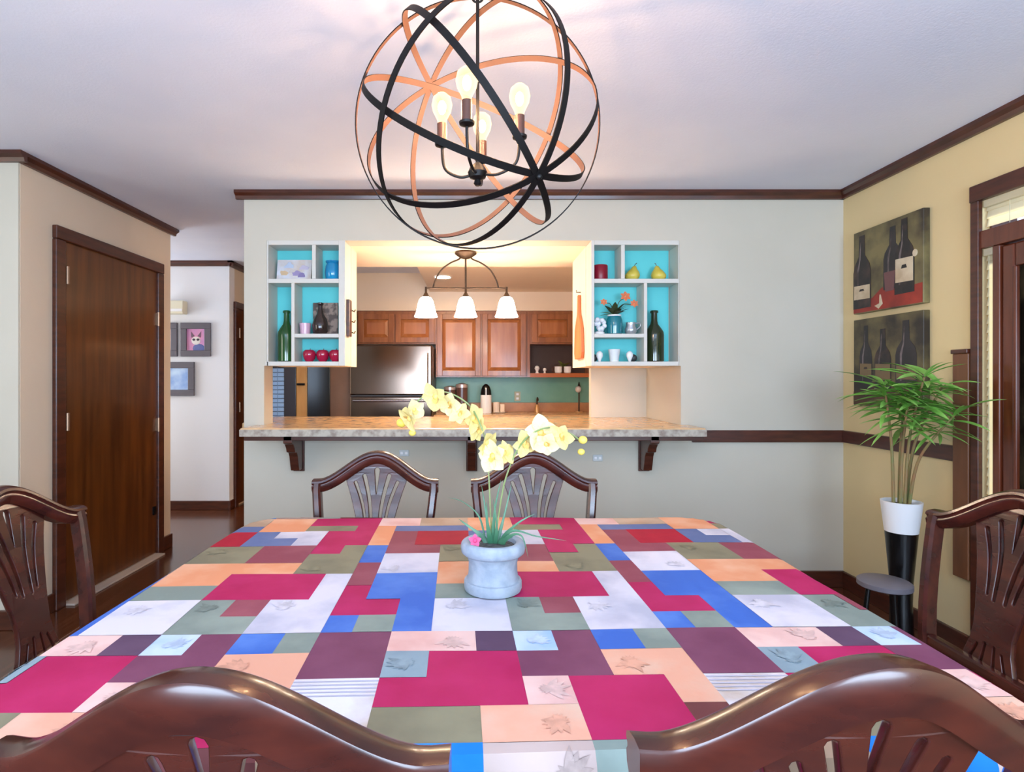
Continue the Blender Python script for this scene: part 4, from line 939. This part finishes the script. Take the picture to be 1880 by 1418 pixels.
# ---------------------------------------------------------------- orb chandelier
CC = Vector((.0102, 1.55, EYE+.696))
t = empty('orb_chandelier', CC); tag(t, 'black iron orb chandelier of crossing hoops with four lit bulbs', 'chandelier')
def hoop(n, R, w=.017, th=.003, N=96, name='hoop'):
    n = Vector(n).normalized(); a = n.orthogonal().normalized(); b = n.cross(a); V, F = [], []
    for i in range(N):
        q = 2*PI*i/N; r = a*math.cos(q)+b*math.sin(q)
        V += [r*(R-th)-n*w/2, r*R-n*w/2, r*R+n*w/2, r*(R-th)+n*w/2]
    for i in range(N):
        j = (i+1) % N
        for k in range(4): F.append((4*i+k, 4*i+(k+1) % 4, 4*j+(k+1) % 4, 4*j+k))
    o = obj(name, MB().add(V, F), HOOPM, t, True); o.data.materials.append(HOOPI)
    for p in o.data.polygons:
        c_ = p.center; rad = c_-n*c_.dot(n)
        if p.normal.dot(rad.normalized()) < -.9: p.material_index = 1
    return o
HOOPM = mat('hoop_iron', (15, 11, 10), .6, spec=.2); HOOPI = mat('hoop_bulblit_inside', (100, 72, 60), .5, spec=.3)  # lighter inner faces carry the bulbs' light in their colour
pole = Vector((.44, -.619, -.651)).normalized()
e1 = pole.cross(Vector((0, 0, 1))).normalized(); e2 = pole.cross(e1)
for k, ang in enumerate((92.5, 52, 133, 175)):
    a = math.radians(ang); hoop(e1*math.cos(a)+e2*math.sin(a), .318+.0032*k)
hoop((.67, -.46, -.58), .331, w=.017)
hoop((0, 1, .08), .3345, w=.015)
for s in (-1, 1):
    p = pole*s*.329; obj('rivet', MB().sphere(p, .008, 10, 6), IRON, t, True)
hubz = EYE+.562-CC.z; cupz = EYE+.645-CC.z
obj('centre_rod', MB().tube([(0, 0, hubz), (0, 0, .345)], .005, 10), IRON, t, True)
obj('hub', MB().lathe([(.006, hubz-.032), (.011, hubz-.026), (.008, hubz-.016), (.022, hubz-.010), (.027, hubz+.004), (.022, hubz+.016), (.008, hubz+.03)], 20), IRON, t, True)
obj('top_loop', MB().tube([(.016*math.cos(a*PI/8), 0, .352+.016*math.sin(a*PI/8)) for a in range(16)], .003, 6, True), IRON, t, True)
for k in range(3):
    cz = .384+.026*k
    ring_ = [((.009*math.cos(a*PI/6) if k % 2 else 0), (0 if k % 2 else .009*math.cos(a*PI/6)), cz+.017*math.sin(a*PI/6)) for a in range(12)]
    obj('chain_link', MB().tube(ring_, .0022, 6, True), IRON, t, True)
cz = CEIL-CC.z
obj('ceiling_canopy', MB().lathe([(.008, cz-.03), (.02, cz-.028), (.058, cz-.012), (.062, cz)], 28), IRON, t, True)
BULBG = bpy.data.materials.new('bulb_glass'); BULBG.use_nodes = True
nt = BULBG.node_tree; nt.nodes.remove(nt.nodes['Principled BSDF'])
tb = nt.nodes.new('ShaderNodeBsdfTransparent'); tb.inputs[0].default_value = (1, .93, .82, 1)
em = nt.nodes.new('ShaderNodeEmission'); em.inputs[0].default_value = (*lin((255, 206, 150)), 1); em.inputs[1].default_value = 2.2
mx = nt.nodes.new('ShaderNodeMixShader'); lw = nt.nodes.new('ShaderNodeLayerWeight'); lw.inputs[0].default_value = .45
mr = nt.nodes.new('ShaderNodeMapRange'); mr.inputs[3].default_value = .25; mr.inputs[4].default_value = .85
nt.links.new(lw.outputs['Facing'], mr.inputs[0]); nt.links.new(mr.outputs[0], mx.inputs[0]); nt.links.new(tb.outputs[0], mx.inputs[1]); nt.links.new(em.outputs[0], mx.inputs[2]); nt.links.new(mx.outputs[0], nt.nodes['Material Output'].inputs[0])
FIL = emis('filament_glow', (255, 204, 158), 560)
SLV = mat('candle_sleeve', (84, 52, 40), .4)
for k, (dx, dy) in enumerate(((-.028, -.118), (-.098, .012), (.112, -.036), (.014, .128))):
    a = Vector((dx, dy, 0)).normalized(); r = math.hypot(dx, dy)
    o = obj('arm', MB().tube(smooth_path([a*.012+Vector((0, 0, hubz)), a*r*.5+Vector((0, 0, hubz-.006)), a*r*.92+Vector((0, 0, hubz+.02)), a*r+Vector((0, 0, cupz))], 7), .0042, 8), IRON, t, True)
    c0 = (dx, dy, cupz)
    obj('drip_cup', MB().lathe([(.006, -.006), (.019, 0), (.02, .006), (.013, .006)], 18, c0), IRON, o, True)
    obj('candle_sleeve', MB().lathe([(.0135, .005), (.0135, .06)], 16, c0), SLV, o, True)
    b = (dx, dy, cupz+.06)
    obj('bulb', MB().lathe([(.011, 0), (.014, .012), (.025, .034), (.0285, .052), (.024, .072), (.012, .083), (.002, .086)], 24, b), BULBG, o, True)
    obj('filament', MB().sphere((dx, dy, cupz+.06+.045), .011, 12, 8, (1, 1, 1.7)), FIL, o, True)
